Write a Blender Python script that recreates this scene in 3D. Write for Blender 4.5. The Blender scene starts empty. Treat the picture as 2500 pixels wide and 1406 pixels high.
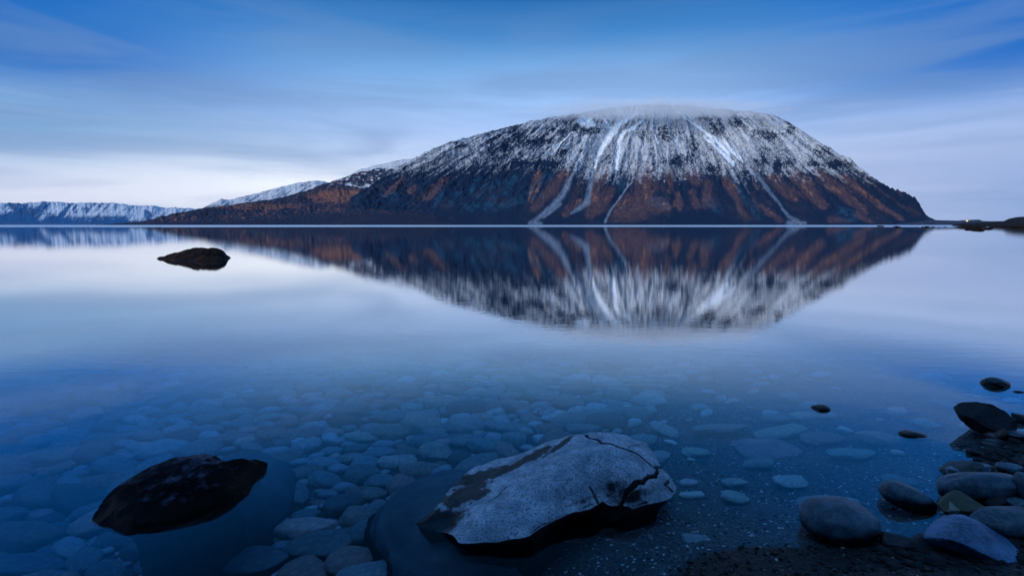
import bpy, math, random
import numpy as np
from mathutils import Matrix, Vector
R = math.radians
rng = np.random.default_rng(11)
random.seed(5)

# ------------------------------------------------------------------ camera, sky, sun, exposure
SC = bpy.context.scene
COL = SC.collection
HC = 1.10                      # camera height above the lake
F = 1250.0                     # focal length in photo pixels (18 mm on 36 mm)
TH = math.atan(154.0 / F)      # camera pitched down
cam_d = bpy.data.cameras.new('camera'); cam_d.lens = 18; cam_d.sensor_width = 36
cam_d.clip_start = 0.05; cam_d.clip_end = 60000
cam = bpy.data.objects.new('camera', cam_d); COL.objects.link(cam)
cam.location = (0, 0, HC); cam.rotation_euler = (R(90) - TH, 0, 0)
SC.camera = cam

SC.view_settings.view_transform = 'Standard'
SC.view_settings.look = 'None'
SC.view_settings.exposure = 0.0
SC.view_settings.gamma = 1.0
SC.render.engine = 'CYCLES'
SC.cycles.use_denoising = True
SC.cycles.max_bounces = 8
SC.cycles.diffuse_bounces = 2
SC.cycles.glossy_bounces = 3
SC.cycles.transparent_max_bounces = 12
SC.cycles.volume_bounces = 6
SC.cycles.caustics_reflective = False
SC.cycles.sample_clamp_indirect = 4

SUN_EL, SUN_AZ = 22.0, -135.0   # degrees; azimuth clockwise from +Y (so behind the camera, to the left)
sun_d = bpy.data.lights.new('sun', 'SUN'); sun_d.energy = 2.3; sun_d.angle = R(10)
sun_d.color = (1.0, 0.93, 0.93)
sun = bpy.data.objects.new('sun', sun_d); COL.objects.link(sun)
sdir = Vector((math.sin(R(SUN_AZ)) * math.cos(R(SUN_EL)), math.cos(R(SUN_AZ)) * math.cos(R(SUN_EL)), math.sin(R(SUN_EL))))
sun.rotation_euler = sdir.to_track_quat('Z', 'Y').to_euler()
sun.location = (0, -20, 60)


def lin(r, g, b):
    f = lambda c: (c / 255 / 12.92) if c / 255 <= 0.04045 else ((c / 255 + 0.055) / 1.055) ** 2.4
    return (f(r), f(g), f(b), 1.0)


class NT:
    """small helper around a node tree"""
    def __init__(s, tree):
        s.t = tree; s.n = tree.nodes; s.l = tree.links
    def add(s, kind, **kw):
        nd = s.n.new(kind)
        for k, v in kw.items():
            if k.startswith('_'):
                nd.inputs[k[1:].replace('_', ' ')].default_value = v
            else:
                setattr(nd, k, v)
        return nd
    def put(s, sock, v):
        if isinstance(v, bpy.types.NodeSocket): s.l.new(v, sock)
        elif v is not None: sock.default_value = v
    def m(s, op, a, b=None, c=None, clamp=False):
        nd = s.n.new('ShaderNodeMath'); nd.operation = op; nd.use_clamp = clamp
        s.put(nd.inputs[0], a); s.put(nd.inputs[1], b); s.put(nd.inputs[2], c)
        return nd.outputs[0]
    def mr(s, v, a, b, c=0.0, d=1.0, smooth=True):
        nd = s.n.new('ShaderNodeMapRange'); nd.interpolation_type = 'SMOOTHSTEP' if smooth else 'LINEAR'
        s.put(nd.inputs[0], v)
        for i, x in enumerate((a, b, c, d)): nd.inputs[i + 1].default_value = x
        return nd.outputs[0]
    def mix(s, fac, a, b, blend='MIX'):
        nd = s.n.new('ShaderNodeMix'); nd.data_type = 'RGBA'; nd.blend_type = blend
        s.put(nd.inputs[0], fac); s.put(nd.inputs[6], a); s.put(nd.inputs[7], b)
        return nd.outputs[2]
    def noise(s, vec, scale, detail=4, rough=0.55, dist=0.0, out=0):
        nd = s.n.new('ShaderNodeTexNoise')
        s.put(nd.inputs['Vector'], vec)
        nd.inputs['Scale'].default_value = scale; nd.inputs['Detail'].default_value = detail
        nd.inputs['Roughness'].default_value = rough; nd.inputs['Distortion'].default_value = dist
        return nd.outputs[out]
    def xyz(s, x, y, z):
        nd = s.n.new('ShaderNodeCombineXYZ')
        s.put(nd.inputs[0], x); s.put(nd.inputs[1], y); s.put(nd.inputs[2], z)
        return nd.outputs[0]
    def ramp(s, v, stops):
        nd = s.n.new('ShaderNodeValToRGB'); s.put(nd.inputs[0], v)
        el = nd.color_ramp.elements
        while len(el) < len(stops): el.new(0.5)
        for e, (p, c) in zip(el, stops):
            e.position = p; e.color = c
        return nd.outputs[0]


def gauss(w, x, cx, sx, z, cz, sz):
    a = w.m('MULTIPLY', w.m('SUBTRACT', x, cx), 1 / sx); a = w.m('MULTIPLY', a, a)
    b = w.m('MULTIPLY', w.m('SUBTRACT', z, cz), 1 / sz); b = w.m('MULTIPLY', b, b)
    return w.m('EXPONENT', w.m('MULTIPLY', w.m('ADD', a, b), -1))


world = bpy.data.worlds.new('World'); SC.world = world; world.use_nodes = True
w = NT(world.node_tree); w.n.clear()
tc = w.add('ShaderNodeTexCoord')
sep = w.add('ShaderNodeSeparateXYZ'); w.l.new(tc.outputs['Generated'], sep.inputs[0])
X, Y, Z = sep.outputs
az = w.m('ARCTAN2', X, Y)
absaz = w.m('ABSOLUTE', az)
zc = w.m('MAXIMUM', Z, 0.0)
# soft uneven cloud sheet, drawn out sideways as in a long exposure
cx_ = w.m('DIVIDE', X, w.m('ADD', zc, 0.16)); cy_ = w.m('DIVIDE', Y, w.m('ADD', zc, 0.16))
n1 = w.noise(w.xyz(w.m('MULTIPLY', cx_, 0.38), w.m('MULTIPLY', cy_, 1.0), 3.1), 0.9, 5, 0.5, 0.35)
n2 = w.noise(w.xyz(w.m('MULTIPLY', az, 1.6), w.m('MULTIPLY', zc, 12.0), 1.7), 1.4, 4, 0.5, 0.6)
n3 = w.noise(w.xyz(w.m('MULTIPLY', az, 3.2), w.m('MULTIPLY', zc, 44.0), 7.7), 1.5, 5, 0.6, 0.3)
zw = w.m('ADD', zc, w.m('MULTIPLY', w.m('SUBTRACT', n1, 0.5), 0.055))
base = w.ramp(zw, [
    (0.00, lin(156, 170, 208)), (0.05, lin(188, 194, 228)), (0.10, lin(184, 194, 232)), (0.17, lin(158, 182, 236)), (0.235, lin(128, 166, 224)), (0.29, lin(94, 144, 208)), (0.335, lin(56, 116, 188)),
    (0.40, lin(20, 86, 158)), (0.50, lin(4, 46, 84)), (0.64, lin(4, 40, 78)), (0.80, lin(62, 122, 198)), (1.0, lin(118, 170, 240))])
c = base
# clear-sky layer: physical sky showing where the sheet thins out high up
sky = w.add('ShaderNodeTexSky', sky_type='NISHITA', sun_disc=False)
sky.sun_elevation = R(SUN_EL); sky.sun_rotation = R(SUN_AZ)
clear = w.mix(1.0, sky.outputs[0], (0.002, 0.014, 0.030, 1), 'MULTIPLY')
f = w.m('MULTIPLY', w.mr(absaz, 0.22, 0.80), w.mr(zw, 0.13, 0.235))
c = w.mix(w.m('MULTIPLY', f, w.mr(zc, 0.62, 0.40)), c, lin(0, 88, 180))
c = w.mix(w.m('MULTIPLY', gauss(w, az, -0.85, 0.50, zw, 0.135, 0.065), 0.85), c, lin(92, 142, 196))
c = w.mix(w.m('MULTIPLY', gauss(w, az, 0.85, 0.40, zc, 0.06, 0.10), 0.75), c, lin(128, 150, 206))
c = w.mix(w.m('MULTIPLY', gauss(w, az, -0.38, 0.36, zw, 0.058, 0.060), 0.95), c, lin(232, 236, 255))
c = w.mix(w.m('MULTIPLY', gauss(w, az, -0.75, 0.40, zc, 0.045, 0.030), 0.60), c, lin(212, 212, 238))
c = w.mix(w.m('MULTIPLY', gauss(w, az, 0.18, 0.35, zw, 0.21, 0.07), 0.35), c, lin(152, 186, 250))
dark = w.m('MULTIPLY', w.m('MULTIPLY', w.mr(n2, 0.40, 0.66), 0.45), w.mr(zc, 0.40, 0.28))
c = w.mix(dark, c, lin(104, 132, 184))
lt = w.m('MULTIPLY', w.m('MULTIPLY', w.mr(n3, 0.50, 0.75), 0.14), w.mr(zc, 0.26, 0.12))
c = w.mix(lt, c, lin(205, 206, 240))
c = w.mix(w.m('MULTIPLY', w.mr(n1, 0.52, 0.75), w.m('MULTIPLY', w.m('MULTIPLY', w.mr(zc, 0.10, 0.24), w.mr(zc, 0.44, 0.34)), 0.32)), c, lin(72, 120, 180))
# behind the camera the dusk sky is dimmer; brighter overhead light from the thinning sheet
back = w.mr(Y, 0.25, -0.5)
c = w.mix(w.m('MULTIPLY', back, 0.25), c, lin(60, 90, 150))
c10 = w.mix(1.0, c, (13.6, 13.6, 11.8, 1), 'MULTIPLY')
c10 = w.mix(1.0, c10, clear, 'ADD')
bg = w.add('ShaderNodeBackground'); bg.inputs['Strength'].default_value = 0.1
w.l.new(c10, bg.inputs[0])
wo = w.add('ShaderNodeOutputWorld'); w.l.new(bg.outputs[0], wo.inputs[0])

# ------------------------------------------------------------------ helpers
def ray(px, py):
    u = (np.asarray(px, float) - 1250) / F; v = (703 - np.asarray(py, float)) / F
    return u, math.cos(TH) + v * math.sin(TH), v * math.cos(TH) - math.sin(TH)

def ground(px, py, z=0.0):
    dx, dy, dz = ray(px, py)
    t = (z - HC) / dz
    return dx * t, dy * t

def project(x, y, z):
    zz = z - HC
    dep = y * math.cos(TH) - zz * math.sin(TH)
    up = y * math.sin(TH) + zz * math.cos(TH)
    return 1250 + F * x / dep, 703 - F * up / dep

_P = rng.permutation(512).astype(np.int64); _P = np.concatenate([_P, _P, _P])
_G = rng.normal(size=(512, 3)); _G /= np.linalg.norm(_G, axis=1)[:, None]

def perlin(x, y, z=None):
    x = np.asarray(x, float); y = np.asarray(y, float)
    z = np.zeros_like(x) + (0.37 if z is None else z)
    xi, yi, zi = [np.floor(a).astype(np.int64) for a in (x, y, z)]
    xf, yf, zf = x - xi, y - yi, z - zi
    fu, fv, fw = [a * a * a * (a * (a * 6 - 15) + 10) for a in (xf, yf, zf)]
    out = 0
    for i in (0, 1):
        for j in (0, 1):
            for k in (0, 1):
                h = _P[_P[_P[(xi + i) & 511] + ((yi + j) & 511)] + ((zi + k) & 511)] & 511
                g = _G[h]
                d = g[..., 0] * (xf - i) + g[..., 1] * (yf - j) + g[..., 2] * (zf - k)
                out = out + d * (fu if i else 1 - fu) * (fv if j else 1 - fv) * (fw if k else 1 - fw)
    return out * 1.5

def fbm(x, y, z=None, oct=4, gain=0.5, ridged=False):
    s = 0; a = 1.0; t = 0
    for o in range(oct):
        k = 2.03 ** o
        n = perlin(x * k + 17.3 * o, y * k - 9.1 * o, None if z is None else z * k + 3.3 * o)
        if ridged: n = 1 - 2 * np.abs(n)
        s = s + a * n; t += a; a *= gain
    return s / t

def sstep(v, a, b):
    t = np.clip((v - a) / (b - a), 0, 1); return t * t * (3 - 2 * t)

def tps(pts, vals, smooth=1e-6):
    pts = np.asarray(pts, float); vals = np.asarray(vals, float); n = len(pts)
    def U(r2): return 0.5 * r2 * np.log(np.maximum(r2, 1e-12))
    K = U(((pts[:, None] - pts[None]) ** 2).sum(-1)) + np.eye(n) * smooth
    Pm = np.hstack([np.ones((n, 1)), pts])
    A = np.block([[K, Pm], [Pm.T, np.zeros((3, 3))]])
    sol = np.linalg.solve(A, np.concatenate([vals, np.zeros(3)]))
    def f(x, y):
        sh = np.shape(x); q = np.stack([np.ravel(x), np.ravel(y)], 1)
        out = sol[n] + q @ sol[n + 1:]
        for i in range(n):
            out = out + sol[i] * U(((q - pts[i]) ** 2).sum(-1))
        return out.reshape(sh)
    return f

def mesh_np(name, verts, quads=None, tris=None, smooth=True, attrs=None):
    me = bpy.data.meshes.new(name)
    verts = np.asarray(verts, np.float32)
    me.vertices.add(len(verts)); me.vertices.foreach_set('co', verts.ravel())
    loops = []; starts = []; pos = 0
    if quads is not None and len(quads):
        q = np.asarray(quads, np.int32); loops.append(q.ravel()); starts.append(np.arange(len(q)) * 4); pos = len(q) * 4
    if tris is not None and len(tris):
        t = np.asarray(tris, np.int32); loops.append(t.ravel()); starts.append(pos + np.arange(len(t)) * 3)
    L = np.concatenate(loops).astype(np.int32); S = np.concatenate(starts).astype(np.int32)
    me.loops.add(len(L)); me.loops.foreach_set('vertex_index', L)
    me.polygons.add(len(S)); me.polygons.foreach_set('loop_start', S)
    me.polygons.foreach_set('use_smooth', np.full(len(S), smooth, bool))
    for k, v in (attrs or {}).items():
        v = np.asarray(v, np.float32)
        if v.ndim == 1:
            a = me.attributes.new(k, 'FLOAT', 'POINT'); a.data.foreach_set('value', v)
        else:
            if v.shape[1] == 3: v = np.hstack([v, np.ones((len(v), 1), np.float32)])
            a = me.attributes.new(k, 'FLOAT_COLOR', 'POINT'); a.data.foreach_set('color', v.ravel())
    me.update(calc_edges=True); me.validate()
    return me

def grid_quads(nr, nc, wrap=False):
    i = np.arange(nr - 1)[:, None]; j = np.arange(nc if wrap else nc - 1)[None]
    j2 = (j + 1) % nc
    a = i * nc + j; b = i * nc + j2; c_ = (i + 1) * nc + j2; d = (i + 1) * nc + j
    return np.stack([a, b, c_, d], -1).reshape(-1, 4)

def obj(name, me, mat, parent=None, loc=None):
    o = bpy.data.objects.new(name, me); COL.objects.link(o)
    if mat is not None and not me.materials: me.materials.append(mat)
    if parent: o.parent = parent
    if loc: o.location = loc
    return o

def tag(o, label, cat=None, group=None, kind=None):
    o['label'] = label
    if cat: o['category'] = cat
    if group: o['group'] = group
    if kind: o['kind'] = kind
    return o

def attr(nt, name, fac=False):
    nd = nt.add('ShaderNodeAttribute', attribute_name=name)
    return nd.outputs['Fac'] if fac else nd.outputs['Color']

def material(name):
    m = bpy.data.materials.new(name); m.use_nodes = True
    nt = NT(m.node_tree); nt.n.clear()
    out = nt.add('ShaderNodeOutputMaterial')
    return m, nt, out

def principled(nt, out, color, rough, bump=None, bstr=0.3, bdist=0.01, spec=0.5):
    p = nt.add('ShaderNodeBsdfPrincipled')
    nt.put(p.inputs['Base Color'], color); nt.put(p.inputs['Roughness'], rough)
    nt.put(p.inputs['Specular IOR Level'], spec)
    if bump is not None:
        b = nt.add('ShaderNodeBump'); nt.put(b.inputs['Height'], bump)
        b.inputs['Strength'].default_value = bstr; b.inputs['Distance'].default_value = bdist
        nt.l.new(b.outputs[0], p.inputs['Normal'])
    nt.l.new(p.outputs[0], out.inputs[0])
    return p

# ------------------------------------------------------------------ materials
def mat_terrain(name, snow=(0.84, 0.93, 0.98, 1), tan=(0.43, 0.205, 0.125, 1), scree=(0.20, 0.27, 0.36, 1),
                rock=(0.005, 0.016, 0.045, 1), teal=(0.012, 0.075, 0.14, 1), nscale=0.02):
    m, nt, out = material(name)
    pos = nt.add('ShaderNodeNewGeometry').outputs['Position']
    n = nt.noise(pos, nscale, 6, 0.65)
    n_ = nt.noise(pos, nscale * 0.2, 4, 0.6)
    k = attr(nt, 'tealm', True)
    c = nt.mix(nt.m('MULTIPLY', k, nt.mr(n, 0.35, 0.6)), rock, teal)
    c = nt.mix(nt.m('MULTIPLY', nt.mr(n_, 0.5, 0.68), 0.35), c, (0.045, 0.040, 0.055, 1))
    tt = nt.m('MULTIPLY', attr(nt, 'tanm', True), nt.mr(n, 0.25, 0.6, 0.55, 1.0))
    c = nt.mix(tt, c, tan)
    c = nt.mix(attr(nt, 'screem', True), c, scree)
    sn = nt.m('ADD', attr(nt, 'snowm', True), nt.m('MULTIPLY', nt.m('SUBTRACT', n, 0.5), 0.9))
    sn = nt.m('MULTIPLY', nt.mr(sn, 0.12, 1.15, smooth=False), 0.78)
    sn = nt.m('MAXIMUM', sn, attr(nt, 'chute', True))
    c = nt.mix(sn, c, snow)
    principled(nt, out, c, 0.9, n, 0.6, 12.0, 0.15)
    return m

def mat_rock(name, col_a, col_b, speck=None, scale=60, rough=0.75, wet_z=0.015, wet_h=0.012, wet=0.35, crack_shade_col=(0.004, 0.005, 0.007, 1),
             bump=0.35, bscale=40, moss=None, veins=0.0, objtint=False, spec=0.4):
    m, nt, out = material(name)
    tcn = nt.add('ShaderNodeTexCoord').outputs['Object']
    geo = nt.add('ShaderNodeNewGeometry'); pos = geo.outputs['Position']
    n = nt.noise(tcn, scale * 0.12, 5, 0.6)
    c = nt.mix(nt.mr(n, 0.35, 0.68), col_a, col_b)
    n2_ = nt.noise(tcn, scale, 5, 0.75)
    if speck:
        c = nt.mix(nt.mr(n2_, 0.50, 0.60), c, speck)
        c = nt.mix(nt.mr(nt.noise(tcn, scale * 2.3, 3, 0.7), 0.58, 0.66), c, (col_a[0] * 0.15, col_a[1] * 0.15, col_a[2] * 0.15, 1))
    if veins:
        wv = nt.add('ShaderNodeTexWave', wave_type='BANDS', bands_direction='DIAGONAL')
        nt.l.new(tcn, wv.inputs['Vector']); wv.inputs['Scale'].default_value = veins
        wv.inputs['Distortion'].default_value = 14; wv.inputs['Detail'].default_value = 3
        c = nt.mix(nt.m('MULTIPLY', nt.mr(wv.outputs['Fac'], 0.955, 1.0), 0.4), c, (0.42, 0.46, 0.5, 1))
    if objtint:
        oi = nt.add('ShaderNodeObjectInfo')
        c = nt.mix(1.0, c, oi.outputs['Color'], 'MULTIPLY')
    c = nt.mix(attr(nt, 'dark', True), c, crack_shade_col)  # colour for cracks, dark patches and the shade painted on boulder sides
    zz = nt.add('ShaderNodeSeparateXYZ'); nt.l.new(pos, zz.inputs[0])
    zn = nt.m('ADD', zz.outputs[2], nt.m('MULTIPLY', nt.m('SUBTRACT', nt.noise(pos, 14, 3, 0.6), 0.5), wet_h * 2))
    wetf = nt.mr(zn, wet_z + wet_h, wet_z - wet_h)
    wc = nt.mix(1.0, c, (wet, wet, wet, 1), 'MULTIPLY')
    c = nt.mix(wetf, c, wc)
    rr = nt.m('SUBTRACT', rough, nt.m('MULTIPLY', wetf, rough * 0.45))
    h = nt.m('ADD', nt.noise(tcn, bscale, 6, 0.7), nt.m('MULTIPLY', n2_, 0.4))
    principled(nt, out, c, rr, h, bump, 0.02, spec)
    return m

M_main = mat_terrain('mountain_side')
M_foot = mat_terrain('foothill_side', tan=(0.27, 0.115, 0.065, 1), rock=(0.014, 0.018, 0.04, 1))
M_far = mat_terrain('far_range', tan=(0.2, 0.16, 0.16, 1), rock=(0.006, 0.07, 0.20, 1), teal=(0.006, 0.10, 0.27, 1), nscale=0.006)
M_low = mat_terrain('low_hill', rock=(0.03, 0.035, 0.06, 1), nscale=0.03)
M_head = mat_terrain('headland_ground', rock=(0.008, 0.007, 0.008, 1), tan=(0.03, 0.018, 0.012, 1), nscale=0.3)

M_granite = mat_rock('granite', (0.28, 0.37, 0.47, 1), (0.62, 0.70, 0.82, 1), speck=(0.12, 0.16, 0.22, 1), scale=120, rough=0.6,
                     wet_z=0.012, wet=0.10, bump=0.6, bscale=90)
M_wetrock = mat_rock('wet_dark_rock', (0.012, 0.012, 0.016, 1), (0.03, 0.028, 0.034, 1), scale=60, rough=0.5, wet_z=0.02, wet=0.3, bump=0.45, bscale=45, spec=0.25)
M_blackb = mat_rock('black_rim_rock', (0.006, 0.006, 0.010, 1), (0.13, 0.12, 0.19, 1), scale=70, rough=0.6, wet_z=0.05, wet=0.10, bump=0.35, bscale=60, spec=0.05, crack_shade_col=(0.001, 0.001, 0.0015, 1))
M_island = mat_rock('brown_black_rock', (0.004, 0.003, 0.003, 1), (0.028, 0.016, 0.012, 1), scale=14, rough=0.85, wet_z=0.03, wet_h=0.03, wet=0.4, bump=0.8, bscale=9, spec=0.1)
M_cobble = mat_rock('smooth_cobble', (0.28, 0.32, 0.34, 1), (0.46, 0.49, 0.47, 1), scale=50, rough=0.8, wet_z=-5, bump=0.15, bscale=60, objtint=True, spec=0.1)
M_shorest = mat_rock('shore_stone', (0.025, 0.050, 0.070, 1), (0.13, 0.19, 0.235, 1), speck=(0.09, 0.125, 0.15, 1), scale=70, rough=0.42, wet_z=0.035, wet_h=0.014, wet=0.08, bump=0.25, bscale=70, objtint=True, spec=0.3)
M_veined = mat_rock('veined_stone', (0.05, 0.055, 0.045, 1), (0.09, 0.08, 0.06, 1), scale=60, rough=0.5, wet_z=0.012, wet=0.2, bump=0.5, bscale=40, veins=3.5, objtint=True, spec=0.3)

def mat_ground():
    m, nt, out = material('gravel_bed')
    pos = nt.add('ShaderNodeNewGeometry').outputs['Position']
    v = nt.add('ShaderNodeTexVoronoi'); nt.l.new(pos, v.inputs['Vector']); v.inputs['Scale'].default_value = 110
    v2 = nt.add('ShaderNodeTexVoronoi'); nt.l.new(pos, v2.inputs['Vector']); v2.inputs['Scale'].default_value = 45
    n = nt.noise(pos, 3, 4, 0.6)
    c = nt.mix(nt.mr(n, 0.35, 0.7), (0.030, 0.034, 0.040, 1), (0.055, 0.060, 0.066, 1))
    sp = nt.add('ShaderNodeSeparateColor'); nt.l.new(v.outputs['Color'], sp.inputs[0])
    c = nt.mix(nt.m('MULTIPLY', nt.mr(sp.outputs[0], 0.70, 0.98), 0.6), c, (0.16, 0.18, 0.19, 1))
    c = nt.mix(nt.mr(sp.outputs[1], 0.972, 0.985), c, (0.55, 0.60, 0.62, 1))
    zz = nt.add('ShaderNodeSeparateXYZ'); nt.l.new(pos, zz.inputs[0])
    wetf = nt.mr(zz.outputs[2], -0.01, 0.004)
    c = nt.mix(wetf, c, nt.mix(1.0, c, (0.16, 0.14, 0.13, 1), 'MULTIPLY'))
    h = nt.m('ADD', v.outputs['Distance'], v2.outputs['Distance'])
    principled(nt, out, c, 0.6, h, 0.8, 0.006, 0.3)
    return m
M_ground = mat_ground()

def mat_water():
    m, nt, out = material('clear_lake_water')
    pos = nt.add('ShaderNodeNewGeometry').outputs['Position']
    sp = nt.add('ShaderNodeSeparateXYZ'); nt.l.new(pos, sp.inputs[0])
    n = nt.noise(pos, 0.004, 3, 0.5)
    y = nt.m('ADD', sp.outputs[1], nt.m('MULTIPLY', nt.m('SUBTRACT', n, 0.5), 60))
    ruff = nt.mr(y, 225, 300)                       # beyond here a breeze ruffles the lake
    rough = nt.m('ADD', 0.020, nt.m('MULTIPLY', ruff, 0.40))
    # very fine long ripples
    rp = nt.xyz(nt.m('MULTIPLY', sp.outputs[0], 0.35), sp.outputs[1], sp.outputs[2])
    rip = nt.noise(rp, 9, 3, 0.6)
    b = nt.add('ShaderNodeBump'); nt.put(b.inputs['Height'], rip)
    b.inputs['Strength'].default_value = 0.03; b.inputs['Distance'].default_value = 0.02
    gl = nt.add('ShaderNodeBsdfGlossy'); nt.put(gl.inputs['Roughness'], rough)
    gl.inputs['Color'].default_value = (1, 1, 1, 1); nt.l.new(b.outputs[0], gl.inputs['Normal'])
    tr = nt.add('ShaderNodeBsdfTransparent'); tr.inputs['Color'].default_value = (0.86, 0.95, 1.0, 1)
    fr = nt.add('ShaderNodeFresnel'); fr.inputs['IOR'].default_value = 1.33
    geo = nt.add('ShaderNodeNewGeometry')
    g = lambda v: (v, v, v, 1)
    fcv = nt.ramp(fr.outputs[0], [(0.0, g(0.03)), (0.04, g(0.065)), (0.13, g(0.25)), (0.24, g(0.60)), (0.43, g(0.86)), (1.0, g(1.0))])
    fac = nt.m('MULTIPLY', fcv, nt.m('SUBTRACT', 1.0, geo.outputs['Backfacing']))
    mx = nt.add('ShaderNodeMixShader'); nt.l.new(fac, mx.inputs[0])
    nt.l.new(tr.outputs[0], mx.inputs[1]); nt.l.new(gl.outputs[0], mx.inputs[2])
    nt.l.new(mx.outputs[0], out.inputs[0])
    va = nt.add('ShaderNodeVolumeAbsorption'); va.inputs['Color'].default_value = (0.10, 0.48, 0.74, 1)
    va.inputs['Density'].default_value = 1.35
    nt.l.new(va.outputs[0], out.inputs['Volume'])
    return m
M_water = mat_water()

# ------------------------------------------------------------------ water body
def box_mesh(name, x0, x1, y0, y1, z0, z1):
    v = [(x, y, z) for z in (z0, z1) for y in (y0, y1) for x in (x0, x1)]
    q = [(0, 2, 3, 1), (4, 5, 7, 6), (0, 1, 5, 4), (2, 6, 7, 3), (0, 4, 6, 2), (1, 3, 7, 5)]
    return mesh_np(name, v, quads=q, smooth=False)
wat = obj('water', box_mesh('water', -16000, 16000, -300, 16500, -40, 0), M_water)
wat['kind'] = 'structure'; wat['label'] = 'still clear blue lake mirroring the snowy mountain and clouds'

# ------------------------------------------------------------------ shore, lake bed and unseen bank added behind the camera for shade
BP = [(0, 1400, -.40), (600, 1380, -.37), (1250, 1400, -.20), (1640, 1398, -.004), (1760, 1342, .0), (1880, 1338, .0), (2000, 1338, .0), (2150, 1338, .0),
      (2285, 1345, .0), (2310, 1290, -.02), (2310, 1200, -.02), (2340, 1165, -.005), (2380, 1118, .0), (2500, 1070, .0), (2700, 1010, .0), (2100, 1400, .035), (2460, 1400, .06),
      (1850, 1400, .022), (2500, 1200, .035), (2450, 1140, .010), (2800, 1250, .10), (1900, 1200, -.07), (2200, 1100, -.06), (2330, 1040, -.06), (1700, 1120, -.11), (2432, 960, -.08), (1500, 900, -.20),
      (2400, 850, -.2), (600, 1000, -.27), (0, 1000, -.36), (-400, 1200, -.42), (1250, 820, -.36), (0, 820, -.45), (2500, 820, -.3), (1500, 1300, -.08), (1750, 1270, -.045), (2080, 1290, -.03), (1250, 1050, -.20)]
bx, by = ground(np.array([p[0] for p in BP]), np.array([p[1] for p in BP]), np.array([p[2] for p in BP]))
_bed = tps(np.stack([bx, by], 1), [p[2] for p in BP], 1e-5)

def bed_z(x, y):
    x = np.asarray(x, float); y = np.asarray(y, float)
    xc = np.clip(x, -7, 6); yc = np.clip(y, 0.9, 6.5)
    near = _bed(xc, yc)
    far = -0.5 - 0.09 * np.maximum(y - 5, 0) - 0.02 * np.maximum(-x - 4, 0)
    far = np.maximum(far, -14)
    z = near + (far - near) * sstep(y, 4.5, 6.5)
    # ground climbs to the right; unseen steep bank added behind to shade the foreground
    z = z + sstep(x, 3.0, 12) * 1.0 * sstep(y, 9, 3)
    zb = 0.10 + np.where(y > -6, 1.5 * np.maximum(0.6 - y, 0) - 0.6 * sstep(y, 0.3, -1), 9.3 + 0.5 * (-6 - y))
    zb = np.minimum(zb, 30 + 0 * zb)
    z = z + (zb - z) * sstep(y, 0.9, -0.6) * (y < 0.95)
    z = z + 0.004 * fbm(x * 6, y * 6, oct=3) + 0.5 * fbm(x * .1, y * .1, oct=3) * sstep(y, -3, -10)
    return z

def spaced(lo, hi, step, far_lo, far_hi, g=1.22):
    core = list(np.arange(lo, hi + 1e-6, step))
    a = core[0]; s = step
    while a > far_lo:
        s *= g; a -= s; core.insert(0, a)
    b = core[-1]; s = step
    while b < far_hi:
        s *= g; b += s; core.append(b)
    return np.array(core)
gx = spaced(-4, 4, 0.03, -9000, 9000); gy = spaced(0.6, 5.5, 0.03, -220, 9000)
GX, GY = np.meshgrid(gx, gy)
GZ = bed_z(GX, GY)
gm = mesh_np('ground', np.stack([GX, GY, GZ], -1).reshape(-1, 3), quads=grid_quads(len(gy), len(gx)))
g_o = obj('ground', gm, M_ground); g_o['kind'] = 'structure'
g_o['label'] = 'dark gravel beach running down into the lake bed'

# ------------------------------------------------------------------ mountains
def polydist(px, py, pts, wid=None):
    """signed-free distance to a polyline divided by its local width"""
    best = np.full(px.shape, 1e9)
    for i in range(len(pts) - 1):
        x0, y0 = pts[i][:2]; x1, y1 = pts[i + 1][:2]
        w0 = pts[i][2] if len(pts[i]) > 2 else wid; w1 = pts[i + 1][2] if len(pts[i + 1]) > 2 else wid
        dx, dy = x1 - x0, y1 - y0; L = dx * dx + dy * dy + 1e-9
        t = np.clip(((px - x0) * dx + (py - y0) * dy) / L, 0, 1)
        d = np.hypot(px - x0 - t * dx, py - y0 - t * dy) / (w0 + (w1 - w0) * t)
        best = np.minimum(best, d)
    return best

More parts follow.
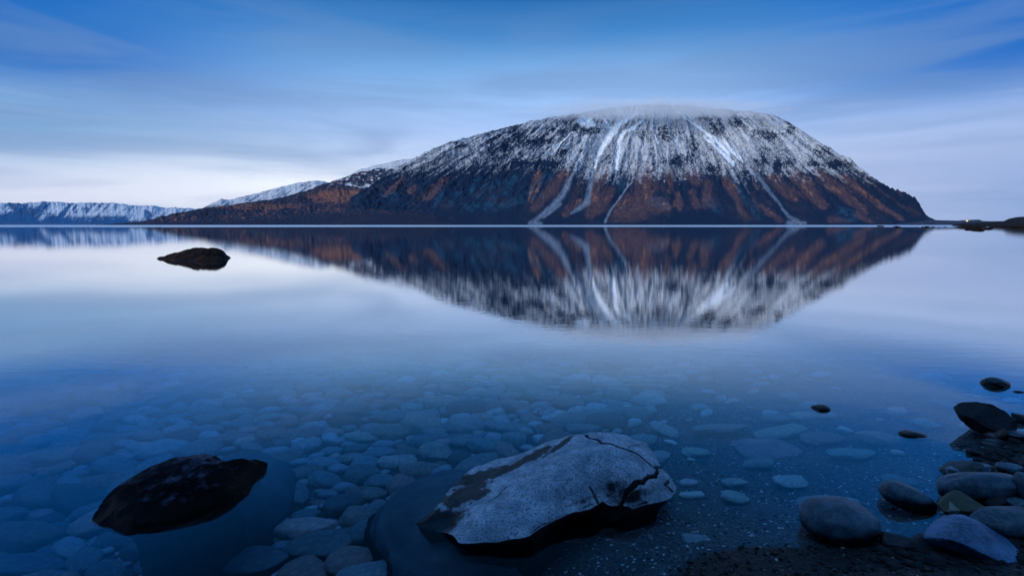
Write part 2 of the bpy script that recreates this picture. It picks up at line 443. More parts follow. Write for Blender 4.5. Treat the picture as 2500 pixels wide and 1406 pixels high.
def range_mesh(name, sil, d0, d1, nx, nt, paint, disp, mat, prof=1.05, zbase=-6, back=0.25, jit=2.5):
    sil = np.array(sil, float)
    dx, dy, dz = ray(sil[:, 0], sil[:, 1])
    a_ = dx / dy; e_ = dz / dy
    A = np.linspace(a_[0], a_[-1], nx)
    E = np.interp(A, a_, e_); d_hi = float(np.max(d1))
    E = E + jit / F * fbm(A * 90, A * 0, oct=4) * sstep(E, 0, 0.02)
    D0 = np.interp(A, a_, np.broadcast_to(d0, a_.shape)); D1 = np.interp(A, a_, np.broadcast_to(d1, a_.shape))
    nb = 8
    T = np.concatenate([np.linspace(0, 1, nt), 1 + np.linspace(0, 1, nb + 1)[1:] * back])
    Tg, Ag = np.meshgrid(T, A, indexing='ij')
    Yg = D0[None] + (D1 - D0)[None] * Tg
    top = (E * D1)[None]
    tt = np.minimum(Tg, 1)
    Zg = HC + np.maximum(top, 0) * tt ** prof
    bt = np.clip((Tg - 1) / back, 0, 1)
    Zg = Zg * (1 - bt ** 1.3) + (zbase - 20) * bt ** 1.3
    Zg = Zg + (zbase - HC) * np.exp(-tt * 60) * (1 - bt)
    Xg = Ag * Yg
    px, py = project(Xg, Yg, Zg)
    env = np.sin(np.clip(tt, 0, 1) * math.pi * 0.5) * (1 - 0.75 * sstep(tt, 0.85, 1.0)) * (1 - bt) * sstep(np.maximum(top, 0) + 0 * tt, 0, 120 if d_hi > 3500 and nx > 1000 else 60)
    dd = disp(px, py, tt)
    Zg = Zg + dd * env
    Yg = Yg - dd * env * 0.6; Xg = Ag * Yg
    px, py = project(Xg, Yg, Zg)
    at = {k: np.clip(v, 0, 1).ravel() for k, v in paint(px, py, tt).items()}
    me = mesh_np(name, np.stack([Xg, Yg, Zg], -1).reshape(-1, 3), quads=grid_quads(len(T), nx), attrs=at)
    o = obj(name, me, mat); o['kind'] = 'structure'
    return o

def fan(px, py):
    q = np.clip((549 - py) / 278, 0, 1.05)
    return 1605 + (px - 1605) / (1 - 0.58 * q), q

def relief(px, py):
    s, q = fan(px, py)
    ws = 22 * fbm(px / 45, py / 45, z=12.0, oct=3)
    return 0.7 * fbm((s + 1.5 * ws) / 30, q * 8, z=2.0, oct=4, gain=0.6, ridged=True) + 0.5 * fbm((px + 0.3 * ws) / 24, py / 20, z=21.0, oct=4, gain=0.55, ridged=True)

def main_disp(px, py, t):
    s, q = fan(px, py)
    wob = 30 * perlin(s / 90, q * 3)
    g = fbm((s + wob) / 70, q * 1.3, oct=3, ridged=True)
    g2 = relief(px, py)
    g3 = fbm(px / 9, py / 9, z=5.0, oct=3)
    ch = strokes(px + 6 * g3, py, CH_W + CH_S, 1.6)
    return 95 * g * (1 - 0.35 * q) + 58 * g2 * (1 - 0.3 * q) + 12 * g3 - 45 * ch

CH_W = [  # snow and scree chutes, photo pixels with half width
    [(1562, 274, 3), (1535, 290, 5), (1509, 307, 7), (1490, 330, 9), (1474, 352, 8), (1460, 380, 5), (1452, 409, 3)],
    [(1478, 292, 3), (1490, 312, 4), (1500, 318, 4)],
    [(1566, 296, 3), (1548, 312, 5), (1522, 323, 4), (1512, 345, 6), (1509, 375, 6), (1505, 400, 4), (1502, 415, 2)],
    [(1655, 272, 2), (1690, 300, 3), (1704, 310, 4), (1735, 335, 6), (1755, 348, 8), (1774, 371, 6), (1792, 400, 3)],
    [(1672, 274, 2), (1688, 290, 3)],
    [(1715, 332, 2), (1750, 360, 4), (1774, 385, 5), (1790, 405, 2)],
    [(1765, 340, 3), (1785, 365, 6), (1804, 388, 5), (1812, 395, 2)],
    [(1805, 280, 2), (1822, 305, 3)],
    [(1600, 280, 2), (1603, 310, 3), (1600, 335, 2), (1606, 350, 2)],
    [(1420, 296, 10), (1436, 300, 12), (1450, 304, 6)],
    [(1396, 322, 2), (1370, 350, 3), (1346, 378, 2)],
]
CH_S = [
    [(1452, 409, 4), (1444, 438, 5), (1438, 465, 6), (1434, 492, 8), (1415, 508, 6), (1393, 522, 2)],
    [(1420, 380, 2), (1410, 405, 3), (1394, 432, 4), (1384, 456, 6), (1372, 478, 7), (1352, 500, 6), (1322, 525, 5), (1300, 545, 6)],
    [(1365, 498, 5), (1340, 520, 4), (1326, 531, 3)],
    [(1544, 422, 2), (1543, 445, 2), (1526, 465, 2), (1509, 489, 2.5), (1490, 515, 2.5), (1478, 542, 3)],
    [(1537, 390, 1.5), (1535, 410, 1.5), (1544, 430, 1.5)],
    [(1502, 415, 3), (1500, 435, 3), (1497, 450, 2)],
    [(1792, 400, 3), (1806, 430, 2), (1818, 450, 2), (1828, 472, 1.5)],
    [(1812, 395, 2), (1830, 414, 2), (1844, 425, 4), (1858, 440, 4), (1870, 457, 4), (1886, 478, 3), (1902, 496, 3), (1912, 512, 3), (1925, 528, 3.5), (1948, 543, 6)],
    [(1925, 545, 6), (1965, 546, 5)], [(1295, 545, 6), (1320, 547, 5)],
]
TANS = [[(1087, 438, 9), (1042, 480, 12)], [(1012, 455, 6), (998, 470, 5)], [(1314, 432, 12), (1296, 492, 8)], [(1378, 425, 13), (1345, 465, 15), (1304, 512, 8)],
        [(1471, 422, 18), (1450, 465, 16), (1442, 492, 10)], [(1492, 465, 8), (1465, 495, 22), (1440, 524, 12)], [(1570, 415, 26), (1578, 455, 26), (1584, 488, 12)],
        [(1533, 478, 8), (1524, 510, 24), (1498, 540, 12)], [(1555, 496, 26), (1600, 502, 20), (1630, 505, 8)], [(1410, 492, 10), (1378, 524, 8)],
        [(1636, 425, 12), (1636, 467, 8)], [(1654, 473, 6), (1658, 502, 12)], [(1560, 520, 20), (1530, 542, 12)], [(1729, 450, 12), (1723, 500, 10)], [(1774, 445, 12), (1800, 485, 10), (1822, 537, 8)], [(1857, 505, 6), (1905, 540, 7)],
        [(1886, 432, 14), (1938, 486, 9)], [(1940, 425, 14), (1975, 465, 16), (2014, 504, 8)], [(2000, 425, 12), (2060, 475, 13), (2112, 514, 8)], [(2055, 430, 8), (2130, 490, 9), (2200, 534, 5)],
        [(2094, 521, 8), (2128, 546, 6)], [(980, 440, 6), (940, 480, 6)], [(1690, 470, 8), (1700, 500, 10)], [(2030, 541, 12), (2070, 543, 8)], [(1690, 420, 24), (1700, 440, 14)]]
CRAG = [(1636, 324, 20, 11), (1873, 332, 24, 11), (1848, 324, 10, 6), (1656, 396, 22, 11), (1742, 412, 18, 7), (2012, 367, 17, 11), (1752, 318, 12, 20), (1304, 347, 36, 11), (1255, 322, 12, 16),
        (1800, 300, 22, 9), (1402, 300, 14, 22), (1440, 318, 26, 8), (1375, 330, 10, 18), (1566, 332, 8, 10), (1230, 350, 16, 18), (1200, 360, 12, 18), (2045, 402, 30, 9), (1930, 315, 7, 8), (1915, 330, 6, 5),
        (1862, 398, 6, 18), (1897, 405, 7, 16), (1928, 396, 10, 8), (1500, 285, 16, 6), (1720, 290, 20, 5), (1595, 396, 5, 30), (1330, 400, 40, 8), (1270, 400, 30, 8), (1690, 350, 8, 18), (1980, 400, 10, 6)]
TEAL = [[(1165, 440, 10), (1150, 470, 8)], [(1215, 445, 9), (1170, 480, 7)], [(1340, 430, 10), (1270, 490, 9), (1205, 508, 8)], [(1205, 480, 8), (1190, 508, 14)], [(1140, 505, 6), (1130, 515, 6)], [(1160, 500, 9), (1150, 515, 5)],
        [(935, 482, 10), (960, 478, 12)], [(1085, 470, 6), (1060, 500, 7)], [(1440, 440, 8), (1430, 480, 6)], [(1735, 500, 16), (1755, 510, 12)], [(1600, 492, 12), (1625, 500, 10)], [(2060, 520, 16), (2090, 535, 8)],
        [(1840, 500, 10), (1850, 530, 8)], [(1520, 440, 14), (1520, 460, 10)], [(1250, 440, 12), (1235, 470, 8)], [(1790, 440, 8), (1830, 500, 6)], [(1120, 470, 6), (1100, 495, 6)]]

def strokes(px, py, lst, soft=0.5, wx=0, wy=0):
    m = np.zeros(px.shape)
    for s in lst:
        d = polydist(px + wx, py + wy, s, 4)
        m = np.maximum(m, 1 - sstep(d, 1 - soft, 1 + soft))
    return m

def main_paint(px, py, t):
    s, q = fan(px, py)
    ws = 14 * fbm(px / 40, py / 40, z=12.0, oct=3)
    streak = fbm((s + ws) / 14, q * 10, z=1.2, oct=4)
    streak_f = fbm((s + ws) / 7, q * 34, z=8.2, oct=4, gain=0.65)
    net = fbm((s + 2 * ws) / 11, q * 26, z=3.9, oct=4, gain=0.7, ridged=True)
    blot = fbm(px / 26, py / 20, z=4.4, oct=5, gain=0.6)
    fine = fbm(px / 4, py / 3.4, z=9.0, oct=3, gain=0.7)
    grain = rng.normal(size=px.shape) * 0.5
    sl = np.interp(px, [860, 950, 1050, 1150, 1250, 1350, 1450, 1550, 1650, 1750, 1850, 1950, 2050, 2120, 2200], [424, 436, 428, 418, 416, 424, 442, 444, 442, 436, 440, 432, 432, 440, 442])
    rockness = np.interp(px, [860, 1000, 1150, 1300, 1420, 1520, 1700, 1900, 2050, 2200], [0.25, 0.05, 0.10, 0.18, 0.05, -0.15, -0.18, -0.12, 0.02, 0.15])
    lo = (sl - py) / 26 + streak * 1.3
    snow = sstep(lo, -1.6, 1.3) * 0.80
    up = sstep(sl - py, 10, 100)
    snow = snow + 0.13 * up - 0.26 * sstep(net, 0.15, 0.5) - 0.42 * sstep(relief(px, py), 0.16, 0.5) * (1 - 0.35 * up) + 0.52 * sstep(lo, -1.6, 0.6)
    bare = sstep(streak * 1.1 + blot * 0.9 + streak_f * 0.5 + rockness, 0.20, 0.52)
    bare = np.maximum(bare * 0.9, 0)
    cr = np.zeros(px.shape)
    for cx, cy, rx, ry in CRAG:
        r = np.hypot((px - cx) / rx, (py - cy) / ry) + 2.2 * blot + 1.3 * fine - 0.5 * net
        cr = np.maximum(cr, 1 - sstep(r, 0.6, 1.25))
    dl = sstep(fbm((s + ws) / 34, q * 2.4, z=5.7, oct=3, gain=0.45, ridged=True), 0.36, 0.62) * (0.6 + 0.6 * streak_f + 0.3)
    snow = snow * (1 - 0.75 * bare) - cr * 0.5 - 0.36 * dl
    snow = snow + (fine * 0.75 + streak_f * 0.35 + grain * 0.16) * sstep(lo, -2.2, -0.6)
    wx = 9 * streak + 3 * fine; wy = 7 * blot
    chute = 1.35 * strokes(px, py, CH_W, 0.6, wx * 0.9 + 5 * streak_f, wy * 0.5) * (0.8 + 0.7 * fine + 0.3 * streak_f)
    scree = strokes(px, py, CH_S, 0.7, wx * 0.45 + 4 * streak_f, 0) * (0.7 + 0.8 * fine + 0.5 * streak_f)
    tan = strokes(px, py, TANS, 0.45, wx * 1.3, wy * 1.5)
    tanz = sstep(fbm(s / 30, q * 5, z=6.1, oct=4) + 0.35 * fine, 0.16, 0.36) * sstep(py, 415, 440) * (1 - sstep(py, 500, 540)) * 0.55 * sstep(px, 1280, 1420)
    low = sstep(fbm(px / 26, py / 9, z=3.1, oct=4) + 0.3 * fine, 0.18, 0.32) * sstep(py, 490, 512) * (1 - sstep(py, 540, 545)) * (1 - sstep(px, 1040, 1160)) * 0.8
    tan = np.maximum(np.maximum(tan, tanz), low) * (1 - sstep(py, 541, 546) * 0.8) * (0.8 + 0.5 * fine + grain * 0.2)
    trees = sstep(py + 14 * blot, 524, 534) * np.interp(px, [1100, 1200, 1400, 1560, 1640, 1800, 1900], [0.2, 0.9, 0.5, 0.3, 0.95, 0.9, 0.2])
    tan = tan * (1 - trees) * (1 - 0.5 * sstep(net + 0.6 * streak, 0.1, 0.45)) * (1 - 0.6 * sstep(relief(px, py), 0.3, 0.55))
    teal = strokes(px, py, TEAL, 0.5, wx * 1.3, wy) * (0.7 + 0.8 * streak_f)
    teal = np.maximum(teal, 0.8 * sstep(streak + 0.6 * streak_f, 0.15, 0.5) * sstep(py, 425, 445) * (1 - sstep(py, 500, 525)) * (1 - sstep(px, 1350, 1450)))
    return {'snowm': snow, 'chute': chute, 'screem': scree * (1 - trees * 0.3), 'tanm': tan, 'tealm': teal}

SIL_MAIN = [(845, 546), (858, 500), (872, 484), (900, 466), (930, 448), (985, 415), (1040, 375), (1090, 355), (1145, 340), (1200, 325), (1255, 310), (1300, 298), (1350, 290), (1410, 281), (1460, 273),
            (1500, 267), (1560, 262), (1620, 260), (1700, 265), (1780, 272), (1840, 277), (1885, 284), (1925, 301), (1945, 314), (2000, 350), (2030, 366), (2050, 382), (2066, 388), (2100, 420), (2150, 452), (2172, 467), (2200, 490), (2230, 512),
            (2262, 535), (2285, 541), (2330, 546), (2345, 548.5)]
nsl = len(SIL_MAIN)
d1m = np.interp([p[0] for p in SIL_MAIN], [845, 1000, 1500, 1900, 2285], [4700, 5200, 6000, 5600, 4150])
mo = range_mesh('mountain', SIL_MAIN, 4000, d1m, 1400, 330, main_paint, main_disp, M_main, prof=1.0, jit=1.0)
mo['label'] = 'broad snow-topped mountain with brown lower slopes rising from the far shore'

def foot_disp(px, py, t):
    return 45 * fbm(px / 45, py / 16, z=2.5, oct=4) + 14 * fbm(px / 14, py / 7, z=1.1, oct=3, ridged=True)
def foot_paint(px, py, t):
    wv = (px + 1.6 * py)
    blot = fbm(px / 30, (py + 0.35 * px) / 9, z=1.9, oct=5, gain=0.6)
    fine = fbm(px / 6, (py + 0.3 * px) / 2.6, z=5.5, oct=3, gain=0.65)
    grain = rng.normal(size=px.shape) * 0.4
    tan = sstep(blot + 0.8 * fine, 0.0, 0.30) * (0.50 + 0.7 * fine)
    patch = sstep(fbm((px - py) / 48, py / 11, z=8.8, oct=4), -0.12, 0.18)
    tan = tan * (0.2 + 0.8 * patch)
    hot = 1 - sstep(np.hypot((px - 830) / 80, (py - 480) / 20) + blot, 0.6, 1.1)
    hot2 = 1 - sstep(np.hypot((px - 640) / 110, (py - 505) / 9) + blot, 0.6, 1.1)
    tan = np.maximum(tan, 0.85 * hot * (0.8 + fine)); tan = np.maximum(tan, 0.45 * hot2)
    dk = sstep(py + 8 * blot, np.interp(px, [400, 600, 800, 1000], [540, 532, 520, 500]), np.interp(px, [400, 600, 800, 1000], [547, 543, 536, 520]))
    tan = tan * (1 - dk * 0.9)
    sn = sstep(np.interp(px, [600, 760, 820, 900, 1000], [420, 440, 452, 466, 470]) - py + 22 * blot + 8 * fine, -4, 8)
    crag = sstep(fbm(px / 18, py / 7, z=7.7, oct=4, ridged=True), 0.15, 0.45)
    sn = (sn * (1.15 - 1.1 * crag) + fine * 0.6 * sn) * 1.1
    sn = np.maximum(sn, 0.9 * (1 - sstep(np.hypot((px - 905) / 26, (py - 456) / 6) + blot, 0.6, 1.0)))
    sn = np.where(px < 700, sn * 0.2, sn)
    teal = sstep(blot, -0.1, -0.35) * 0.35
    return {'snowm': sn, 'chute': sn * 0, 'screem': 0.3 * sstep(fine, 0.2, 0.5) * (1 - dk), 'tanm': tan, 'tealm': teal}
SIL_F = [(235, 549), (265, 547), (340, 542), (380, 534), (430, 522), (500, 508), (560, 502), (600, 496), (660, 487), (700, 479), (760, 462), (790, 450), (820, 440), (850, 430), (880, 420), (925, 411), (960, 414), (1010, 420), (1060, 440), (1100, 500), (1120, 548)]
fo = range_mesh('foothill', SIL_F, 3800, np.interp([p[0] for p in SIL_F], [235, 600, 900, 1120], [4000, 4700, 5600, 5600]), 900, 160, foot_paint, foot_disp, M_foot)
fo['label'] = 'long brown and purple foothill spur tapering left along the far shore'

def snow_paint(k0, k1, slope):
    def paint(px, py, t):
        st = fbm((px + slope * py) / 9, py / 22, z=3.3, oct=4, gain=0.6)
        fine = fbm(px / 4, py / 3, z=1.1, oct=3)
        sn = 0.95 - 0.9 * sstep(st + 0.25 * fine, 0.12, 0.40) * k0 - sstep(py, k1 - 4, k1 + 12) * 0.7
        return {'snowm': sn, 'chute': sn * 0, 'screem': 0.2 + 0 * sn, 'tanm': 0.35 * sstep(st, -0.1, 0.3), 'tealm': 0 * sn}
    return paint
d_s = lambda px, py, t: 40 * fbm((px + 1.4 * py) / 16, py / 40, oct=3, ridged=True)
SIL_S = [(490, 512), (505, 503), (540, 487), (560, 489), (600, 479), (630, 473), (660, 463), (690, 456), (720, 448), (745, 445), (765, 442), (790, 444), (815, 448), (900, 470), (950, 520)]
s1 = range_mesh('snowy_hill', SIL_S, 6500, 8000, 400, 90, snow_paint(1.0, 498, 1.5), d_s, M_foot)
s1['label'] = 'streaked white hillside behind the brown foothill'
SIL_D = [(840, 440), (860, 424), (880, 415), (930, 402), (980, 391), (1010, 388), (1040, 388), (1080, 392), (1120, 420)]
s2 = range_mesh('snowy_hill', SIL_D, 6500, 7600, 260, 80, snow_paint(0.8, 430, 2.4), d_s, M_foot)
s2['label'] = 'smooth snow dome left of the big mountain, behind the crags'

def far_disp(px, py, t):
    return 90 * fbm((px + 0.8 * py) / 60, py / 60, z=1.0, oct=4, ridged=True)
def far_paint(px, py, t):
    big = fbm(px / 60, py / 90, z=2.2, oct=3)
    st = fbm((px + 0.9 * py) / 9, py / 26, z=4.2, oct=4, gain=0.6)
    fine = fbm(px / 3.5, py / 3, z=6.2, oct=3)
    line = np.interp(px, [-60, 0, 60, 90, 130, 180, 230, 290, 340, 380, 420, 470, 530], [520, 524, 512, 544, 524, 545, 545, 540, 541, 534, 530, 524, 522])
    sn = sstep(line - py + 14 * st, -5, 6) * 1.05 + 0.6 * fine - 0.8 * sstep(st, 0.02, 0.28)
    bare = strokes(px, py, [[(30, 498, 12), (70, 520, 16), (50, 548, 20)], [(108, 500, 9), (92, 520, 14), (60, 545, 30)], [(170, 500, 4), (150, 525, 8)], [(355, 516, 5), (362, 526, 11)], [(300, 540, 14), (160, 544, 14)]], 0.4, 10 * st, 4 * fine)
    sn = sn - bare * 0.85
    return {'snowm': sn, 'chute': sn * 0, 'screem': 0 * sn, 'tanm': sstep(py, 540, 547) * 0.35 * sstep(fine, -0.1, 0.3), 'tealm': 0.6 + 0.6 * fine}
SIL_R = [(-260, 500), (-120, 494), (0, 497), (60, 496), (120, 494), (180, 497), (240, 496), (300, 499), (330, 504), (355, 503), (390, 505), (430, 509), (470, 510), (500, 514), (540, 520), (600, 548)]
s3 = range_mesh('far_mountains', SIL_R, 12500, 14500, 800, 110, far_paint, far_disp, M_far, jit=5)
s3['label'] = 'distant flat-topped blue range with white snow at the left horizon'

lp = lambda px, py, t: {'snowm': 0 * px, 'chute': 0 * px, 'screem': 0.10 * sstep(fbm(px / 12, py / 3, oct=3), 0, 0.4), 'tanm': 0.15 * sstep(fbm(px / 20, py / 3, z=3, oct=3), 0, 0.3), 'tealm': 0.25 + 0 * px}
SIL_L = [(2190, 547), (2230, 543), (2270, 537.5), (2300, 538), (2340, 539), (2362, 537), (2390, 536.5), (2400, 540), (2440, 540), (2480, 541), (2560, 541), (2700, 538), (2900, 542)]
s4 = range_mesh('low_hills', SIL_L, 2600, 3000, 300, 20, lp, lambda px, py, t: 5 * fbm(px / 15, py / 5, oct=3), M_low)
s4['label'] = 'low blue-grey hills beyond the right end of the lake'
hp = lambda px, py, t: {'snowm': 0 * px, 'chute': 0 * px, 'screem': 0 * px, 'tanm': sstep(fbm(px / 9, py / 3, oct=4), 0.0, 0.4), 'tealm': 0 * px}
SIL_H = [(2325, 550), (2345, 546), (2365, 544.5), (2400, 543), (2430, 542), (2450, 540), (2462, 535), (2480, 530.5), (2500, 528.5), (2530, 527), (2600, 522), (2700, 516), (3000, 505), (3400, 500)]
ex = np.array([p[0] for p in SIL_H])
s5 = range_mesh('headland', SIL_H, np.interp(ex, [2325, 2400, 2500, 3000], [420, 330, 190, 150]), np.interp(ex, [2325, 2400, 2500, 3000], [470, 480, 420, 420]), 500, 60, hp,
                lambda px, py, t: 0.9 * fbm(px / 6, t * 9, oct=4), M_head, zbase=-2)
s5['label'] = 'black low headland at the right edge of the lake'

# warm lamp on the low hills at the right
def lathe(name, prof, seg=12):
    r = np.array([p[0] for p in prof]); z = np.array([p[1] for p in prof]); a = np.arange(seg) * 2 * math.pi / seg
    v = np.stack([r[:, None] * np.cos(a), r[:, None] * np.sin(a), z[:, None] + 0 * a], -1).reshape(-1, 3)
    return mesh_np(name, v, quads=grid_quads(len(prof), seg, True))
m_pole, nt, out = material('lamp_pole'); principled(nt, out, (0.05, 0.05, 0.06, 1), 0.5)
m_glow, nt, out = material('lamp_glow'); em = nt.add('ShaderNodeEmission'); em.inputs[0].default_value = (1.0, 0.42, 0.10, 1); em.inputs[1].default_value = 7
nt.l.new(em.outputs[0], out.inputs[0])
dx, dy, dz = ray(2361, 539.6); tl = 2560.0 / dy
lamp = bpy.data.objects.new('floodlight', None); COL.objects.link(lamp); lamp.location = (float(dx * tl), 2560.0, 0)
hz = float(HC + dz * tl)
obj('pole', lathe('pole', [(0.01, -3), (0.5, -3), (0.35, hz - 1.2), (0.01, hz - 1.2)], 8), m_pole, lamp)
obj('lamp_head', lathe('lamp_head', [(0.01, hz - 1.2), (3.0, hz - 1.0), (4.2, hz), (3.0, hz + 0.9), (0.01, hz + 1.1)], 14), m_glow, lamp)
tag(lamp, 'small orange light glowing on the low hills at the right', 'lamp')

# ------------------------------------------------------------------ cloud cap on the summit and air
def ico(sub):
    import bmesh
    bm = bmesh.new(); bmesh.ops.create_icosphere(bm, subdivisions=sub, radius=1)
    v = np.array([x.co[:] for x in bm.verts]); f = np.array([[q.index for q in p.verts] for p in bm.faces]); bm.free()
    return v, f
ICO = {k: ico(k) for k in (1, 2, 3, 4, 5)}

mc, nt, out = material('cloud_cap_fog')
pos = nt.add('ShaderNodeNewGeometry').outputs['Position']
tcg = nt.add('ShaderNodeTexCoord').outputs['Object']
sp = nt.add('ShaderNodeSeparateXYZ'); nt.l.new(tcg, sp.inputs[0])
nn = nt.noise(nt.xyz(nt.m('MULTIPLY', sp.outputs[0], 2.5), sp.outputs[1], sp.outputs[2]), 2.4, 4, 0.6)
ln = nt.add('ShaderNodeVectorMath', operation='LENGTH'); nt.l.new(tcg, ln.inputs[0])
edge = nt.mr(nt.m('ADD', ln.outputs['Value'], nt.m('MULTIPLY', nt.m('SUBTRACT', nn, 0.5), 1.2)), 0.95, 0.40)
pv = nt.add('ShaderNodeVolumePrincipled'); pv.inputs['Color'].default_value = (0.92, 0.98, 1.0, 1); pv.inputs['Anisotropy'].default_value = -0.25
nt.l.new(nt.m('MULTIPLY', edge, 0.0036), pv.inputs['Density'])
nt.l.new(pv.outputs[0], out.inputs['Volume'])
v, f_ = ICO[4]
cl = obj('cloud', mesh_np('cloud', v, tris=f_), mc)
dx, dy, dz = ray(1600, 275); tcl = 5350 / dy
cl.location = (float(dx * tcl), 5350, float(HC + dz * tcl)); cl.scale = (1500, 700, 85)
cl['kind'] = 'stuff'; cl['label'] = 'soft cloud cap resting on the mountain summit'; cl['category'] = 'cloud'

mh, nt, out = material('haze')
pv = nt.add('ShaderNodeVolumePrincipled'); pv.inputs['Color'].default_value = (0.18, 0.50, 0.90, 1); pv.inputs['Density'].default_value = 0.8e-5
nt.l.new(pv.outputs[0], out.inputs['Volume'])
hz_o = obj('haze', box_mesh('haze', -21000, 21000, -320, 20500, -71, 2300), mh)
hz_o['kind'] = 'stuff'; hz_o['label'] = 'thin blue dusk haze over the lake'; hz_o['category'] = 'haze'

# ------------------------------------------------------------------ boulders built from their outline
def ring_outline(pts, n, sm=0):
    """closed smooth resampling of (x, y, z) points"""
    P = np.array(pts, float); P = np.vstack([P, P[:1]])
    d = np.concatenate([[0], np.cumsum(np.linalg.norm(np.diff(P[:, :2], axis=0), axis=1))])
    t = np.linspace(0, d[-1], n, endpoint=False)
    out = np.stack([np.interp(t, d, P[:, k]) for k in range(3)], 1)
    for _ in range(max(1, n // 120) if not sm else sm):
        out = (np.roll(out, 1, 0) + 2 * out + np.roll(out, -1, 0)) / 4
    return out

def slab(name, outline, inner, center, mat, depth=0.3, inset=0.03, flare=0.05, n=480, rt=110, rs=40, rnd=0.02, noise=0.006, nfreq=9,
         cracks=(), darks=(), label='', cat='boulder', facets=0.0, sm=0, nd=None):
    O = []
    for px, py, z in outline:
        x, y = ground(px, py, z); O.append((float(x), float(y), z))
    I = []
    for px, py, z in inner:
        x, y = ground(px, py, z); I.append((float(x), float(y), z))
    c0 = np.array(ground(center[0], center[1], center[2])).ravel()
    ring = ring_outline(O, n, sm)
    allp = O[::1] + I
    fz = tps([(p[0], p[1]) for p in allp], [p[2] for p in allp], 1e-5)
    r = np.linspace(0.0, 1, rt) ** 0.8
    r[0] = 0.004
    px_ = c0[0] + (ring[None, :, 0] - c0[0]) * r[:, None]; py_ = c0[1] + (ring[None, :, 1] - c0[1]) * r[:, None]
    tz = fz(px_, py_)
    w_ = sstep(np.broadcast_to(r[:, None], tz.shape), 0.8, 1.0)
    tz = tz * (1 - w_) + ring[None, :, 2] * w_
    tz = tz - rnd * sstep(np.broadcast_to(r[:, None], tz.shape), 0.90, 1.0) ** 2
    top = np.stack([px_, py_, tz], -1)
    k = np.linspace(0, 1, rs + 1)[1:]
    R0 = ring[:, :2] - c0
    ln_ = np.linalg.norm(R0, axis=1)[:, None]
    ins = inset * np.sin(np.clip(k * 2.4, 0, 1) * math.pi / 2)[:, None, None] - flare * (np.clip(k - 0.35, 0, 1) ** 1.3)[:, None, None]
    sxy = ring[None, :, :2] - (R0 / ln_)[None] * ins
    sz = (ring[None, :, 2] - rnd) + (-depth - ring[None, :, 2] + rnd) * (k[:, None] ** 1.1)
    side = np.concatenate([sxy, sz[..., None]], -1)
    V = np.concatenate([top, side], 0)
    X_, Y_, Z_ = V[..., 0], V[..., 1], V[..., 2]
    nz = fbm(X_ * nfreq, Y_ * nfreq, Z_ * nfreq, oct=5, gain=0.5)
    if facets:
        nz = nz + facets * np.abs(fbm(X_ * nfreq * 0.5, Y_ * nfreq * 0.5, Z_ * nfreq * 0.9 + 3, oct=2))
    fadec = np.concatenate([np.ones(rt), np.ones(rs)])[:, None]
    Z_ = Z_ + nz * noise * fadec
    outx = (X_ - c0[0]); outy = (Y_ - c0[1]); l2 = np.hypot(outx, outy) + 1e-6
    sidef = np.concatenate([sstep(r, 0.85, 1), np.ones(rs)])[:, None]
    nz2 = fbm(X_ * nfreq * 0.8, Y_ * nfreq * 0.8, Z_ * nfreq * 1.6 + 9, oct=4)
    X_ = X_ + outx / l2 * nz2 * noise * 2.2 * sidef; Y_ = Y_ + outy / l2 * nz2 * noise * 2.2 * sidef
    dark = np.zeros(X_.shape)
    jx = 0.008 * perlin(X_ * 25, Y_ * 25) + 0.003 * perlin(X_ * 80, Y_ * 80); jy = 0.008 * perlin(X_ * 25 + 5, Y_ * 25 + 9)
    for pts, wd, dp in cracks:
        W = [tuple(float(q) for q in ground(a, b, float(zz))) for a, b, zz in pts]
        d = polydist(X_ + jx, Y_ + jy, W, wd)
        g_ = 1 - sstep(d, 0.2, 1.1)
        Z_ = Z_ - g_ * dp; dark = np.maximum(dark, g_ * 0.95)
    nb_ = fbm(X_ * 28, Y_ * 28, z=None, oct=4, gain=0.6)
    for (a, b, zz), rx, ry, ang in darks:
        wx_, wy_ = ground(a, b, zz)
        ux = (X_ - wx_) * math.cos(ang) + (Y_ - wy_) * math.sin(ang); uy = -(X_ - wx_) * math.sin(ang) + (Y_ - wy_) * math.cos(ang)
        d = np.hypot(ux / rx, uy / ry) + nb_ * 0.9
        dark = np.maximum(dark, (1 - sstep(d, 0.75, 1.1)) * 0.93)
    sd = np.concatenate([np.zeros(rt), np.full(rs, 0.85)])[:, None] * np.ones(X_.shape)  # skirt below the rim painted dark, like an unlit underside
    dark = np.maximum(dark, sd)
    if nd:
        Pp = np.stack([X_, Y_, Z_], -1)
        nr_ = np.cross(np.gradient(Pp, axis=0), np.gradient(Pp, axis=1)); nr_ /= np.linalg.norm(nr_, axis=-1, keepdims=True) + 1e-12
        dark = np.maximum(dark, 1 - sstep(np.abs(nr_[..., 2]) + 0.25 * nb_, nd[0], nd[1]))  # steep faces get their shade painted into the colour
    V = np.stack([X_, Y_, Z_], -1).reshape(-1, 3)
    base = np.array([c0[0], c0[1], 0.0])
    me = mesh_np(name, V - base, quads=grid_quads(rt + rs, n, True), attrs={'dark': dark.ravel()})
    o = obj(name, me, mat, loc=tuple(base))
    tag(o, label, cat)
    return o, ring

